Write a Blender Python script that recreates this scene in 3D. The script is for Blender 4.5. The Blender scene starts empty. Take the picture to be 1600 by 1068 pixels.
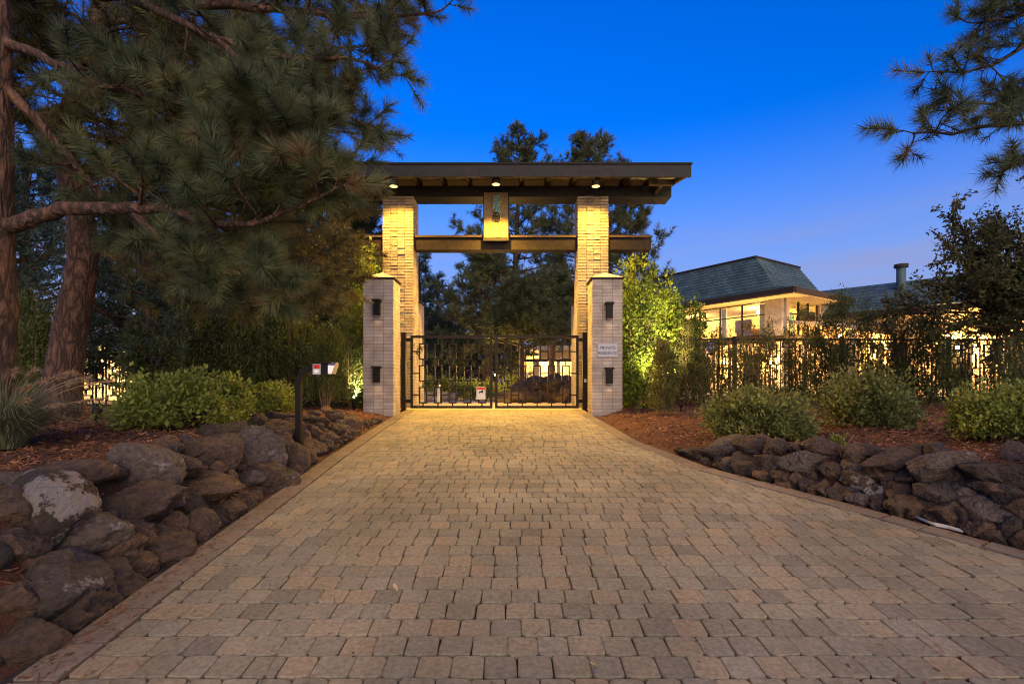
import bpy, math, random
import numpy as np
from mathutils import Vector, Matrix

SC = bpy.context.scene
COL = SC.collection
R = math.radians
random.seed(7)
RNG = np.random.default_rng(11)

# ------------------------------------------------------------------ camera, sky, sun, exposure
EYE = 1.415
cam_d = bpy.data.cameras.new('camera')
cam = bpy.data.objects.new('camera', cam_d)
COL.objects.link(cam)
cam.location = (0, 0, EYE)
cam.rotation_euler = (R(90), 0, 0)
cam_d.sensor_width = 36
cam_d.lens = 18
cam_d.shift_y = 66 / 1600
cam_d.clip_start = 0.05
cam_d.clip_end = 2000
SC.camera = cam

SUN_EL, SUN_ROT = R(5.0), R(168)
world = bpy.data.worlds.new('World')
SC.world = world
world.use_nodes = True
wn, wl = world.node_tree.nodes, world.node_tree.links
wn.clear()
sky = wn.new('ShaderNodeTexSky')
sky.sky_type = 'NISHITA'
sky.sun_disc = False
sky.sun_elevation = SUN_EL
sky.sun_rotation = SUN_ROT
sky.altitude = 1600
sky.air_density = 1.6
sky.dust_density = 0.6
sky.ozone_density = 5.0
hs = wn.new('ShaderNodeHueSaturation')
hs.inputs['Hue'].default_value = 0.515
hs.inputs['Saturation'].default_value = 1.45
hs.inputs['Value'].default_value = 1.0
wl.new(sky.outputs[0], hs.inputs['Color'])
tint = wn.new('ShaderNodeMix'); tint.data_type = 'RGBA'; tint.blend_type = 'MULTIPLY'
tint.inputs['Factor'].default_value = 1.0
tint.inputs[7].default_value = (1.0, 0.99, 1.48, 1)
wl.new(hs.outputs[0], tint.inputs[6])
# thin dusk cloud bands low over the horizon
tc = wn.new('ShaderNodeTexCoord')
mp = wn.new('ShaderNodeMapping')
mp.inputs['Scale'].default_value = (1.3, 1.3, 11)
wl.new(tc.outputs['Generated'], mp.inputs['Vector'])
nz = wn.new('ShaderNodeTexNoise')
nz.inputs['Scale'].default_value = 2.2
nz.inputs['Detail'].default_value = 5
wl.new(mp.outputs[0], nz.inputs['Vector'])
cr = wn.new('ShaderNodeMapRange')
cr.inputs['From Min'].default_value = 0.46
cr.inputs['From Max'].default_value = 0.66
wl.new(nz.outputs[0], cr.inputs['Value'])
sx = wn.new('ShaderNodeSeparateXYZ')
wl.new(tc.outputs['Generated'], sx.inputs[0])
er = wn.new('ShaderNodeMapRange')
er.inputs['From Min'].default_value = 0.30
er.inputs['From Max'].default_value = 0.12
wl.new(sx.outputs['Z'], er.inputs['Value'])
mm = wn.new('ShaderNodeMath'); mm.operation = 'MULTIPLY'
wl.new(cr.outputs[0], mm.inputs[0]); wl.new(er.outputs[0], mm.inputs[1])
mm2 = wn.new('ShaderNodeMath'); mm2.operation = 'MULTIPLY'; mm2.inputs[1].default_value = 0.85
wl.new(mm.outputs[0], mm2.inputs[0])
hz = wn.new('ShaderNodeMapRange'); hz.interpolation_type = 'SMOOTHSTEP'     # pale twilight air towards the horizon, all round
hz.inputs['From Min'].default_value = 0.455; hz.inputs['From Max'].default_value = 0.08
wl.new(sx.outputs['Z'], hz.inputs['Value'])
hm = wn.new('ShaderNodeMix'); hm.data_type = 'RGBA'
wl.new(hz.outputs[0], hm.inputs['Factor'])
wl.new(tint.outputs[2], hm.inputs[6])
hm.inputs[7].default_value = (0.85, 1.16, 2.35, 1)
cl = wn.new('ShaderNodeMix'); cl.data_type = 'RGBA'
wl.new(mm2.outputs[0], cl.inputs['Factor'])
wl.new(hm.outputs[2], cl.inputs[6])
cl.inputs[7].default_value = (1.0, 0.98, 1.6, 1)
bg = wn.new('ShaderNodeBackground')
bg.inputs['Strength'].default_value = 0.10
wl.new(cl.outputs[2], bg.inputs['Color'])
wo = wn.new('ShaderNodeOutputWorld')
wl.new(bg.outputs[0], wo.inputs['Surface'])

sun_d = bpy.data.lights.new('sun', 'SUN')
sun_d.energy = 1.15
sun_d.angle = R(70)
sun_d.color = (1.0, 0.72, 0.40)
sun = bpy.data.objects.new('sun', sun_d)
COL.objects.link(sun)
sun.location = (5, -20, 9)
sun.rotation_euler = (R(90 - 21), 0, R(12))

SC.view_settings.view_transform = 'Standard'
SC.view_settings.look = 'None'
SC.view_settings.exposure = 1.8
SC.view_settings.gamma = 1.0
SC.view_settings.use_curve_mapping = False
SC.render.engine = 'CYCLES'
SC.cycles.use_denoising = True
SC.cycles.filter_width = 1.1
SC.cycles.max_bounces = 6
SC.cycles.diffuse_bounces = 3
SC.cycles.transparent_max_bounces = 6
SC.cycles.sample_clamp_indirect = 6.0

# ------------------------------------------------------------------ materials
def new_mat(name):
    m = bpy.data.materials.new(name)
    m.use_nodes = True
    nt = m.node_tree
    return m, nt, nt.nodes, nt.links, nt.nodes['Principled BSDF']

def ramp(n, stops):
    r = n.new('ShaderNodeValToRGB')
    e = r.color_ramp.elements
    while len(e) < len(stops):
        e.new(0.5)
    for i, (p, c) in enumerate(stops):
        e[i].position = p
        e[i].color = (*c, 1)
    return r

def rnd_value(n, l):
    """fract(object random + 'tone' attribute): single pieces vary by object, joined pieces by attribute"""
    oi = n.new('ShaderNodeObjectInfo')
    at = n.new('ShaderNodeAttribute'); at.attribute_name = 'tone'
    ad = n.new('ShaderNodeMath'); ad.operation = 'ADD'
    l.new(oi.outputs['Random'], ad.inputs[0]); l.new(at.outputs['Fac'], ad.inputs[1])
    fr = n.new('ShaderNodeMath'); fr.operation = 'FRACT'
    l.new(ad.outputs[0], fr.inputs[0])
    return fr.outputs[0]

def obj_coord(n):
    t = n.new('ShaderNodeNewGeometry')
    return t.outputs['Position']

def noise(n, l, scale, detail=5, rough=0.6, vec=None):
    t = n.new('ShaderNodeTexNoise')
    t.inputs['Scale'].default_value = scale
    t.inputs['Detail'].default_value = detail
    t.inputs['Roughness'].default_value = rough
    l.new(vec if vec else obj_coord(n), t.inputs['Vector'])
    return t.outputs[0]

def mulcol(n, l, a, b, fac=1.0, mode='MULTIPLY'):
    m = n.new('ShaderNodeMix'); m.data_type = 'RGBA'; m.blend_type = mode
    m.inputs['Factor'].default_value = fac
    l.new(a, m.inputs[6]); l.new(b, m.inputs[7])
    return m.outputs[2]

def bump(n, l, h, strength, dist, bsdf):
    b = n.new('ShaderNodeBump')
    b.inputs['Strength'].default_value = strength
    b.inputs['Distance'].default_value = dist
    l.new(h, b.inputs['Height']); l.new(b.outputs[0], bsdf.inputs['Normal'])
    return b

def piece_mat(name, stops, nscale=18, grain=(0.6, 1.25), rough=0.85, bscale=60, bstr=0.5, bdist=0.006, big=2.0):
    m, nt, n, l, b = new_mat(name)
    rp = ramp(n, stops)
    l.new(rnd_value(n, l), rp.inputs[0])
    n1 = noise(n, l, nscale, 6, 0.65)
    g1 = ramp(n, [(0.25, (grain[0],) * 3), (0.75, (grain[1],) * 3)])
    l.new(n1, g1.inputs[0])
    c = mulcol(n, l, rp.outputs[0], g1.outputs[0])
    n2 = noise(n, l, big, 3, 0.5)
    g2 = ramp(n, [(0.3, (0.70,) * 3), (0.7, (1.18,) * 3)])
    l.new(n2, g2.inputs[0])
    c = mulcol(n, l, c, g2.outputs[0])
    l.new(c, b.inputs['Base Color'])
    b.inputs['Roughness'].default_value = rough
    bump(n, l, noise(n, l, bscale, 5, 0.7), bstr, bdist, b)
    return m

def plain_mat(name, col, rough=0.6, metal=0.0, nscale=30, amount=0.25, bstr=0.15, bscale=80, spec=0.3):
    m, nt, n, l, b = new_mat(name)
    n1 = noise(n, l, nscale, 5, 0.6)
    g = ramp(n, [(0.3, tuple(c * (1 - amount) for c in col)), (0.7, tuple(min(1, c * (1 + amount)) for c in col))])
    l.new(n1, g.inputs[0])
    l.new(g.outputs[0], b.inputs['Base Color'])
    b.inputs['Roughness'].default_value = rough
    b.inputs['Metallic'].default_value = metal
    b.inputs['Specular IOR Level'].default_value = spec
    bump(n, l, noise(n, l, bscale, 4, 0.6), bstr, 0.003, b)
    return m

def leaf_mat(name, dark, light, trans=0.35, rough=0.55, dead=None):
    m, nt, n, l, b = new_mat(name)
    at = n.new('ShaderNodeAttribute'); at.attribute_name = 'tone'
    rp = ramp(n, [(0.0, dark), (1.0, light)] if dead is None else [(0.0, dark), (0.84, light), (0.97, dead)])
    l.new(at.outputs['Fac'], rp.inputs[0])
    l.new(rp.outputs[0], b.inputs['Base Color'])
    b.inputs['Roughness'].default_value = rough
    b.inputs['Specular IOR Level'].default_value = 0.25
    t = n.new('ShaderNodeBsdfTranslucent')
    l.new(rp.outputs[0], t.inputs['Color'])
    mx = n.new('ShaderNodeMixShader'); mx.inputs[0].default_value = trans
    l.new(b.outputs[0], mx.inputs[1]); l.new(t.outputs[0], mx.inputs[2])
    l.new(mx.outputs[0], n['Material Output'].inputs['Surface'])
    return m

def emit_mat(name, col, strength):
    m, nt, n, l, b = new_mat(name)
    b.inputs['Base Color'].default_value = (*col, 1)
    b.inputs['Emission Color'].default_value = (*col, 1)
    b.inputs['Emission Strength'].default_value = strength
    return m

M = {}
M['paver'] = piece_mat('paver', [(0.0, (0.200, 0.182, 0.124)), (0.35, (0.235, 0.212, 0.142)), (0.60, (0.265, 0.226, 0.143)), (0.66, (0.275, 0.218, 0.134)), (0.82, (0.240, 0.222, 0.156)), (1.0, (0.165, 0.150, 0.108))], 45, (0.55, 1.35), 0.9, 170, 0.8, 0.006, 1.1)
M['border'] = piece_mat('border_paver', [(0.0, (0.150, 0.126, 0.096)), (0.5, (0.185, 0.150, 0.112)), (1.0, (0.140, 0.120, 0.094))], 22, (0.7, 1.2), 0.85, 140, 0.5, 0.004, 0.9)
M['brick'] = piece_mat('pale_brick', [(0.0, (0.33, 0.285, 0.245)), (0.5, (0.375, 0.33, 0.285)), (0.85, (0.41, 0.365, 0.32)), (1.0, (0.30, 0.255, 0.215))], 40, (0.8, 1.12), 0.85, 110, 0.6, 0.004, 3)
M['rough_brick'] = piece_mat('rough_brick', [(0.0, (0.34, 0.275, 0.19)), (0.5, (0.42, 0.34, 0.235)), (1.0, (0.31, 0.25, 0.17))], 26, (0.45, 1.2), 0.9, 45, 1.0, 0.012, 3)
M['mortar'] = plain_mat('mortar', (0.15, 0.125, 0.10), 0.95)
M['sand'] = plain_mat('joint_sand', (0.035, 0.028, 0.022), 1.0, 0, 60, 0.4, 0.4)
M['dark_wood'] = plain_mat('dark_stained_wood', (0.012, 0.012, 0.014), 0.5, 0, 12, 0.45, 0.5, 30, 0.18)
M['brown_wood'] = plain_mat('brown_wood', (0.048, 0.030, 0.021), 0.65, 0, 12, 0.4, 0.5, 30, 0.15)
M['beam_wood'] = plain_mat('beam_wood', (0.013, 0.009, 0.007), 0.65, 0, 12, 0.45, 0.5, 30, 0.12)
M['soffit'] = plain_mat('soffit_board', (0.42, 0.33, 0.22), 0.7)
M['black_metal'] = plain_mat('black_metal', (0.010, 0.009, 0.009), 0.55, 0, spec=0.15)
M['bronze'] = plain_mat('bronze_metal', (0.016, 0.012, 0.010), 0.55, 0, spec=0.18)
M['cap'] = plain_mat('pillar_cap', (0.42, 0.35, 0.27), 0.6)
M['lamp'] = emit_mat('lamp_glow', (1.0, 0.60, 0.20), 0.8)
M['house_lamp'] = emit_mat('house_lamp_glow', (1.0, 0.72, 0.34), 30)
M['white'] = plain_mat('white_paint', (0.55, 0.54, 0.53), 0.5, 0, 30, 0.06)
M['plaque'] = plain_mat('stone_plaque', (0.37, 0.38, 0.43), 0.6, 0, 30, 0.08)
M['ink'] = plain_mat('dark_ink', (0.03, 0.04, 0.10), 0.6)
M['red'] = plain_mat('red_print', (0.55, 0.03, 0.02), 0.5)
M['teal'] = plain_mat('teal_patina', (0.16, 0.34, 0.34), 0.6)
M['panel'] = piece_mat('hammered_bronze_panel', [(0, (0.19, 0.13, 0.052)), (1, (0.19, 0.13, 0.052))], 24, (0.2, 1.6), 0.6, 40, 1.0, 0.02, 6)
M['alu'] = plain_mat('aluminium', (0.7, 0.7, 0.7), 0.3, 0.9, 30, 0.1)
M['soil'] = plain_mat('soil', (0.035, 0.022, 0.016), 1.0, 0, 20, 0.4, 0.6)
M['ground'] = plain_mat('ground', (0.06, 0.055, 0.035), 1.0, 0, 3, 0.4, 0.5, 10)
M['concrete'] = plain_mat('concrete', (0.33, 0.28, 0.23), 0.9, 0, 8, 0.15)
M['slate'] = piece_mat('grey_green_shingle', [(0, (0.055, 0.098, 0.105)), (0.5, (0.072, 0.125, 0.13)), (1, (0.048, 0.082, 0.09))], 5, (0.8, 1.15), 0.7, 20, 0.4, 0.02, 1)
M['stucco'] = plain_mat('cream_stucco', (0.50, 0.40, 0.27), 0.9, 0, 6, 0.08)
M['interior'] = plain_mat('interior_plaster', (0.72, 0.58, 0.36), 0.9, 0, 6, 0.05)
M['trim'] = plain_mat('dark_brown_trim', (0.035, 0.026, 0.022), 0.6, spec=0.15)
M['plastic'] = plain_mat('pale_plastic', (0.42, 0.41, 0.38), 0.5, 0, 20, 0.1)
M['purple'] = plain_mat('purple_print', (0.16, 0.12, 0.25), 0.5)
M['dry_leaf'] = plain_mat('dry_leaf', (0.5, 0.36, 0.2), 0.8)

def glass_mat():
    m, nt, n, l, b = new_mat('window_glass')
    g = n.new('ShaderNodeBsdfGlossy'); g.inputs['Roughness'].default_value = 0.02
    t = n.new('ShaderNodeBsdfTransparent'); t.inputs['Color'].default_value = (0.92, 0.94, 0.92, 1)
    mx = n.new('ShaderNodeMixShader'); mx.inputs[0].default_value = 0.07
    l.new(t.outputs[0], mx.inputs[1]); l.new(g.outputs[0], mx.inputs[2])
    l.new(mx.outputs[0], n['Material Output'].inputs['Surface'])
    return m
M['glass'] = glass_mat()

def mulch_mat(name):
    m, nt, n, l, b = new_mat(name)
    rp = ramp(n, [(0.0, (0.045, 0.018, 0.010)), (0.45, (0.13, 0.048, 0.020)), (0.8, (0.23, 0.095, 0.04)), (1.0, (0.36, 0.20, 0.10))])
    l.new(rnd_value(n, l), rp.inputs[0])
    l.new(rp.outputs[0], b.inputs['Base Color'])
    b.inputs['Roughness'].default_value = 0.9
    return m
M['mulch_chip'] = mulch_mat('mulch_chip')

def mulch_ground():
    m, nt, n, l, b = new_mat('mulch_ground')
    mpn = n.new('ShaderNodeMapping'); mpn.inputs['Scale'].default_value = (1, 2.2, 1)
    l.new(obj_coord(n), mpn.inputs[0])
    v = noise(n, l, 32, 6, 0.75, mpn.outputs[0])
    rp = ramp(n, [(0.3, (0.030, 0.013, 0.008)), (0.5, (0.10, 0.038, 0.017)), (0.72, (0.19, 0.075, 0.032))])
    l.new(v, rp.inputs[0]); l.new(rp.outputs[0], b.inputs['Base Color'])
    b.inputs['Roughness'].default_value = 1
    bump(n, l, v, 1.0, 0.03, b)
    return m
M['mulch'] = mulch_ground()

def rock_mat(name, cols, lichen=0.0):
    m, nt, n, l, b = new_mat(name)
    rp = ramp(n, [(0.0, cols[0]), (0.5, cols[1]), (1.0, cols[2])])
    ob = n.new('ShaderNodeObjectInfo')
    tx = n.new('ShaderNodeTexCoord')
    vec = tx.outputs['Object']
    nb = noise(n, l, 5, 7, 0.7, vec)
    mx = n.new('ShaderNodeMath'); mx.operation = 'MULTIPLY_ADD'
    mx.inputs[1].default_value = 0.75; l.new(ob.outputs['Random'], mx.inputs[0])
    nb2 = n.new('ShaderNodeMath'); nb2.operation = 'MULTIPLY_ADD'; nb2.inputs[1].default_value = 1.2; nb2.inputs[2].default_value = -0.52
    l.new(nb, nb2.inputs[0]); l.new(nb2.outputs[0], mx.inputs[2])
    l.new(mx.outputs[0], rp.inputs[0])
    g = ramp(n, [(0.3, (0.35,) * 3), (0.7, (1.5,) * 3)])
    l.new(noise(n, l, 26, 8, 0.75, vec), g.inputs[0])
    c = mulcol(n, l, rp.outputs[0], g.outputs[0])
    ln = n.new('ShaderNodeMapRange')
    ln.inputs['From Min'].default_value = 0.66 - lichen; ln.inputs['From Max'].default_value = 0.70 - lichen
    l.new(noise(n, l, 6.5, 9, 0.7, vec), ln.inputs['Value'])
    lm = n.new('ShaderNodeMix'); lm.data_type = 'RGBA'
    l.new(ln.outputs[0], lm.inputs['Factor']); l.new(c, lm.inputs[6])
    lm.inputs[7].default_value = (0.27, 0.245, 0.225, 1)
    l.new(lm.outputs[2], b.inputs['Base Color'])
    b.inputs['Roughness'].default_value = 0.88
    v = n.new('ShaderNodeTexVoronoi'); v.inputs['Scale'].default_value = 38
    l.new(vec, v.inputs['Vector'])
    ck = n.new('ShaderNodeTexVoronoi'); ck.feature = 'DISTANCE_TO_EDGE'; ck.inputs['Scale'].default_value = 4.5
    dw = n.new('ShaderNodeMix'); dw.data_type = 'VECTOR'; dw.inputs['Factor'].default_value = 0.16
    dn = n.new('ShaderNodeTexNoise'); dn.inputs['Scale'].default_value = 7; dn.inputs['Detail'].default_value = 6
    l.new(vec, dn.inputs['Vector']); l.new(vec, dw.inputs[4]); l.new(dn.outputs['Color'], dw.inputs[5]); l.new(dw.outputs[1], ck.inputs['Vector'])
    ckr = n.new('ShaderNodeMapRange'); ckr.inputs['From Max'].default_value = 0.035
    l.new(ck.outputs['Distance'], ckr.inputs['Value'])
    ad = n.new('ShaderNodeMath'); ad.operation = 'MULTIPLY_ADD'; ad.inputs[1].default_value = 0.35
    l.new(v.outputs['Distance'], ad.inputs[0]); l.new(noise(n, l, 14, 9, 0.78, vec), ad.inputs[2])
    a2 = n.new('ShaderNodeMath'); a2.operation = 'MULTIPLY_ADD'; a2.inputs[1].default_value = 0.22
    l.new(ckr.outputs[0], a2.inputs[0]); l.new(ad.outputs[0], a2.inputs[2])
    bump(n, l, a2.outputs[0], 1.0, 0.06, b)
    return m
RC = [(0.036, 0.028, 0.021), (0.094, 0.060, 0.039), (0.165, 0.094, 0.052)]
M['rock'] = rock_mat('lava_rock', RC)
M['rock_lichen'] = rock_mat('lichen_rock', RC, 0.17)
M['rock_grey'] = rock_mat('grey_rock', [(0.055, 0.043, 0.036), (0.12, 0.092, 0.073), (0.175, 0.135, 0.105)], 0.05)

def bark_mat(name, a, bcol, sc=9):
    m, nt, n, l, b = new_mat(name)
    mpn = n.new('ShaderNodeMapping'); mpn.inputs['Scale'].default_value = (1, 1, 0.28)
    l.new(obj_coord(n), mpn.inputs[0])
    v = n.new('ShaderNodeTexVoronoi'); v.feature = 'DISTANCE_TO_EDGE'; v.inputs['Scale'].default_value = sc
    nn = n.new('ShaderNodeTexNoise'); nn.inputs['Scale'].default_value = 6; nn.inputs['Detail'].default_value = 6
    l.new(mpn.outputs[0], nn.inputs['Vector'])
    mv = n.new('ShaderNodeMix'); mv.data_type = 'VECTOR'; mv.inputs['Factor'].default_value = 0.22
    l.new(mpn.outputs[0], mv.inputs[4]); l.new(nn.outputs['Color'], mv.inputs[5])
    l.new(mv.outputs[1], v.inputs['Vector'])
    rp = ramp(n, [(0.0, tuple(c * 0.35 for c in a)), (0.12, a), (0.5, bcol)])
    l.new(v.outputs['Distance'], rp.inputs[0])
    g = ramp(n, [(0.3, (0.6,) * 3), (0.7, (1.25,) * 3)])
    l.new(noise(n, l, 30, 6, 0.7), g.inputs[0])
    l.new(mulcol(n, l, rp.outputs[0], g.outputs[0]), b.inputs['Base Color'])
    b.inputs['Roughness'].default_value = 0.95
    bump(n, l, v.outputs['Distance'], 1.0, 0.05, b)
    return m
M['bark'] = bark_mat('pine_bark', (0.075, 0.040, 0.026), (0.16, 0.082, 0.050), 17)
M['twig'] = plain_mat('twig_bark', (0.045, 0.030, 0.022), 0.95, 0, 25, 0.5, 1.0, 40)
M['stem'] = plain_mat('shrub_stem', (0.14, 0.09, 0.055), 0.9)
M['needle'] = leaf_mat('pine_needle', (0.026, 0.040, 0.024), (0.150, 0.185, 0.085), 0.3, dead=(0.19, 0.115, 0.05))
M['needle_warm'] = leaf_mat('warm_pine_needle', (0.024, 0.026, 0.010), (0.185, 0.172, 0.062), 0.3, dead=(0.19, 0.105, 0.045))
M['needle_far'] = leaf_mat('far_pine_needle', (0.026, 0.042, 0.022), (0.13, 0.15, 0.062), 0.25)
M['spruce'] = leaf_mat('spruce_needle', (0.012, 0.028, 0.024), (0.05, 0.085, 0.062), 0.2)
M['bush'] = leaf_mat('bush_leaf', (0.046, 0.078, 0.014), (0.27, 0.31, 0.06), 0.4)
M['bush_soft'] = leaf_mat('soft_bush_leaf', (0.042, 0.064, 0.016), (0.24, 0.26, 0.075), 0.4)
M['vine'] = leaf_mat('bright_leaf', (0.06, 0.10, 0.012), (0.26, 0.34, 0.045), 0.45)
M['juniper'] = leaf_mat('juniper_spray', (0.022, 0.040, 0.013), (0.12, 0.145, 0.038), 0.3)
M['ochre_juniper'] = leaf_mat('ochre_juniper_spray', (0.045, 0.055, 0.016), (0.21, 0.20, 0.055), 0.4)
M['dark_leaf'] = leaf_mat('dark_tree_leaf', (0.030, 0.040, 0.014), (0.125, 0.125, 0.042), 0.4)
M['grass'] = leaf_mat('grass_blade', (0.08, 0.11, 0.06), (0.30, 0.31, 0.18), 0.3)
M['plume'] = leaf_mat('grass_plume', (0.22, 0.15, 0.09), (0.42, 0.31, 0.2), 0.3)

# ------------------------------------------------------------------ mesh helpers
def np_mesh(name, V, tris=None, quads=None, tone=None, smooth=False):
    V = np.asarray(V, dtype=np.float32).reshape(-1, 3)
    me = bpy.data.meshes.new(name)
    me.vertices.add(len(V)); me.vertices.foreach_set('co', V.ravel())
    parts, sizes = [], []
    for arr, k in ((tris, 3), (quads, 4)):
        if arr is not None and len(arr):
            a = np.asarray(arr, dtype=np.int32).reshape(-1, k)
            parts.append(a.ravel()); sizes.append(np.full(len(a), k, dtype=np.int32))
    loops = np.concatenate(parts); sz = np.concatenate(sizes)
    st = np.concatenate([[0], np.cumsum(sz)[:-1]]).astype(np.int32)
    me.loops.add(len(loops)); me.loops.foreach_set('vertex_index', loops)
    me.polygons.add(len(sz)); me.polygons.foreach_set('loop_start', st)
    me.polygons.foreach_set('use_smooth', np.full(len(sz), bool(smooth)))
    if tone is not None:
        at = me.attributes.new('tone', 'FLOAT', 'POINT')
        at.data.foreach_set('value', np.asarray(tone, dtype=np.float32))
    me.update(calc_edges=True)
    return me

class MB:
    """collects boxes, tubes and free faces into one mesh"""
    def __init__(self):
        self.V, self.T, self.Q, self.tone, self.n = [], [], [], [], 0
    def add(self, V, tris=(), quads=(), tone=0.0):
        V = np.asarray(V, dtype=np.float64).reshape(-1, 3)
        if len(tris): self.T.append(np.asarray(tris).reshape(-1, 3) + self.n)
        if len(quads): self.Q.append(np.asarray(quads).reshape(-1, 4) + self.n)
        self.tone.append(np.broadcast_to(np.asarray(tone, dtype=np.float64), (len(V),)))
        self.V.append(V); self.n += len(V)
        return self
    def box(self, x0, x1, y0, y1, z0, z1, tone=0.0, mat=None):
        V = np.array([(x, y, z) for z in (z0, z1) for y in (y0, y1) for x in (x0, x1)], dtype=float)
        if mat is not None:
            V = V @ np.array(mat.to_3x3()).T + np.array(mat.translation)
        return self.add(V, quads=[(0, 2, 3, 1), (4, 5, 7, 6), (0, 1, 5, 4), (2, 6, 7, 3), (0, 4, 6, 2), (1, 3, 7, 5)], tone=tone)
    def tube(self, P, r, k=6, cap=True, tone=0.0):
        P = np.asarray(P, dtype=float); m = len(P)
        r = np.broadcast_to(np.asarray(r, dtype=float), (m,))
        T = np.gradient(P, axis=0); T /= np.linalg.norm(T, axis=1)[:, None] + 1e-9
        ref = np.array([0.31, 0.2, 0.93]) if abs(T[0][2]) < 0.8 else np.array([0.93, 0.2, 0.31])
        A = np.cross(T, ref); A /= np.linalg.norm(A, axis=1)[:, None] + 1e-9
        B = np.cross(T, A)
        th = np.arange(k) * 2 * math.pi / k
        V = P[:, None, :] + r[:, None, None] * (np.cos(th)[None, :, None] * A[:, None, :] + np.sin(th)[None, :, None] * B[:, None, :])
        i = np.arange(m - 1)[:, None] * k; j = np.arange(k)[None, :]; j2 = (j + 1) % k
        Q = np.stack([i + j, i + j2, i + k + j2, i + k + j], -1).reshape(-1, 4)
        V = V.reshape(-1, 3); tr = []
        if cap:
            V = np.vstack([V, P[0], P[-1]])
            c0, c1 = m * k, m * k + 1
            for a in range(k):
                b = (a + 1) % k
                tr += [(c0, b, a), (c1, (m - 1) * k + a, (m - 1) * k + b)]
        return self.add(V, tris=tr, quads=Q, tone=tone)
    def poly(self, pts, tone=0.0):
        n = len(pts)
        return self.add(pts, tris=[(0, i, i + 1) for i in range(1, n - 1)], tone=tone)
    def mesh(self, name, smooth=False):
        return np_mesh(name, np.vstack(self.V), np.vstack(self.T) if self.T else None, np.vstack(self.Q) if self.Q else None, np.concatenate(self.tone), smooth)
    def build(self, name, mat, parent=None, smooth=False):
        return link(name, self.mesh(name, smooth), mat, parent)

def link(name, me, mat, parent=None):
    o = bpy.data.objects.new(name, me)
    COL.objects.link(o)
    if mat is not None and len(me.materials) == 0:
        me.materials.append(M[mat] if isinstance(mat, str) else mat)
    if parent is not None:
        o.parent = parent
        o.matrix_parent_inverse = Matrix.Translation(-Vector(parent.location))
    return o

def tag(o, label, cat, group=None):
    o['label'] = label; o['category'] = cat
    if group: o['group'] = group
    return o

def thing(name, label, cat, loc, group=None):
    o = bpy.data.objects.new(name, None)
    o.empty_display_size = 0.2
    COL.objects.link(o)
    o.location = loc
    return tag(o, label, cat, group)

def structure(o):
    o['kind'] = 'structure'
    return o

def at(px, py, Y):
    """point at depth Y seen at photograph pixel (px, py)"""
    return np.array([(px - 800) / 800 * Y, Y, EYE - (py - 600) / 800 * Y])

GY = [-30, 0, 4, 6, 8, 10.17, 11.3, 14, 20, 600]
GZ = [-3.0, 0, 0.40, 0.565, 0.69, 0.80, 0.85, 0.90, 0.92, 0.92]
def g(y):
    return np.interp(y, GY, GZ)

def sstep(t):
    t = np.clip(t, 0, 1)
    return t * t * (3 - 2 * t)

LY, LX = [-4, 1.5, 2, 4, 7, 10, 11.4], [-1.95, -2.04, -2.05, -2.09, -2.2, -2.32, -2.34]          # outer left edge of the drive
RY, RX = [-4, 0, 1.5, 2.5, 3.33, 3.56, 3.9, 4.2, 4.7, 5.5, 7.1, 9.7, 11.4], [10, 6.6, 5.0, 4.0, 3.33, 3.19, 2.99, 2.84, 2.55, 2.1, 1.72, 1.6, 1.58]
def left_edge(y): return np.interp(y, LY, LX)
def right_edge(y): return np.interp(y, RY, RX)

def bed_left(x, y):
    d = left_edge(y) - x
    T = np.interp(y, [-2, 1, 2.5, 5, 7, 9, 10, 13], [0.5, 0.72, 0.88, 0.98, 0.98, 0.92, 0.86, 0.92])
    w = np.interp(y, [2, 6, 9, 11], [0.75, 0.65, 0.5, 0.5])
    T = T + 0.06 * sstep((d - 1) / 3)
    return g(y) - 0.05 + (T - g(y) + 0.05) * sstep((d - 0.02) / w)

def bed_right(x, y):
    d = x - right_edge(y)
    T = np.interp(y, [-2, 2, 3.3, 4.5, 5.7, 6.5, 8, 10, 13], [0.6, 0.85, 0.88, 0.82, 0.74, 0.72, 0.78, 0.85, 0.92])
    w = np.interp(y, [2, 6, 9, 11], [0.6, 0.5, 0.5, 0.5])
    T = T + 0.13 * sstep((d - 0.5) / 1.8)
    return g(y) - 0.05 + (T - g(y) + 0.05) * sstep((d - 0.02) / w)

# ------------------------------------------------------------------ ground, drive, beds
def grid_sheet(name, xs_fn, ys, nx, zf, mat, smooth=True):
    V = []
    for y in ys:
        x0, x1 = xs_fn(y)
        x = np.linspace(x0, x1, nx)
        V.append(np.stack([x, np.full(nx, y), zf(x, np.full(nx, y))], -1))
    V = np.vstack(V); ny = len(ys)
    i = np.arange(ny - 1)[:, None] * nx; j = np.arange(nx - 1)[None, :]
    Q = np.stack([i + j, i + j + 1, i + nx + j + 1, i + nx + j], -1).reshape(-1, 4)
    return structure(link(name, np_mesh(name, V, None, Q, smooth=smooth), mat))

grid_sheet('ground', lambda y: (-500, 500), [-30, -10, 0, 4, 8, 11, 14, 20, 60, 200, 700], 5, lambda x, y: g(y) - 0.12, 'ground')
drive = grid_sheet('driveway', lambda y: (left_edge(y) - 0.06, right_edge(y) + 0.06), np.linspace(-3, 11.35, 60), 3, lambda x, y: g(y) - 0.022, 'sand')
grid_sheet('inner_court', lambda y: (-3.2, 2.4 + 0.6 * (y - 11)), [11.36, 12, 13, 14, 16, 20, 25, 29], 4, lambda x, y: g(y) - 0.004, 'concrete')

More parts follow.
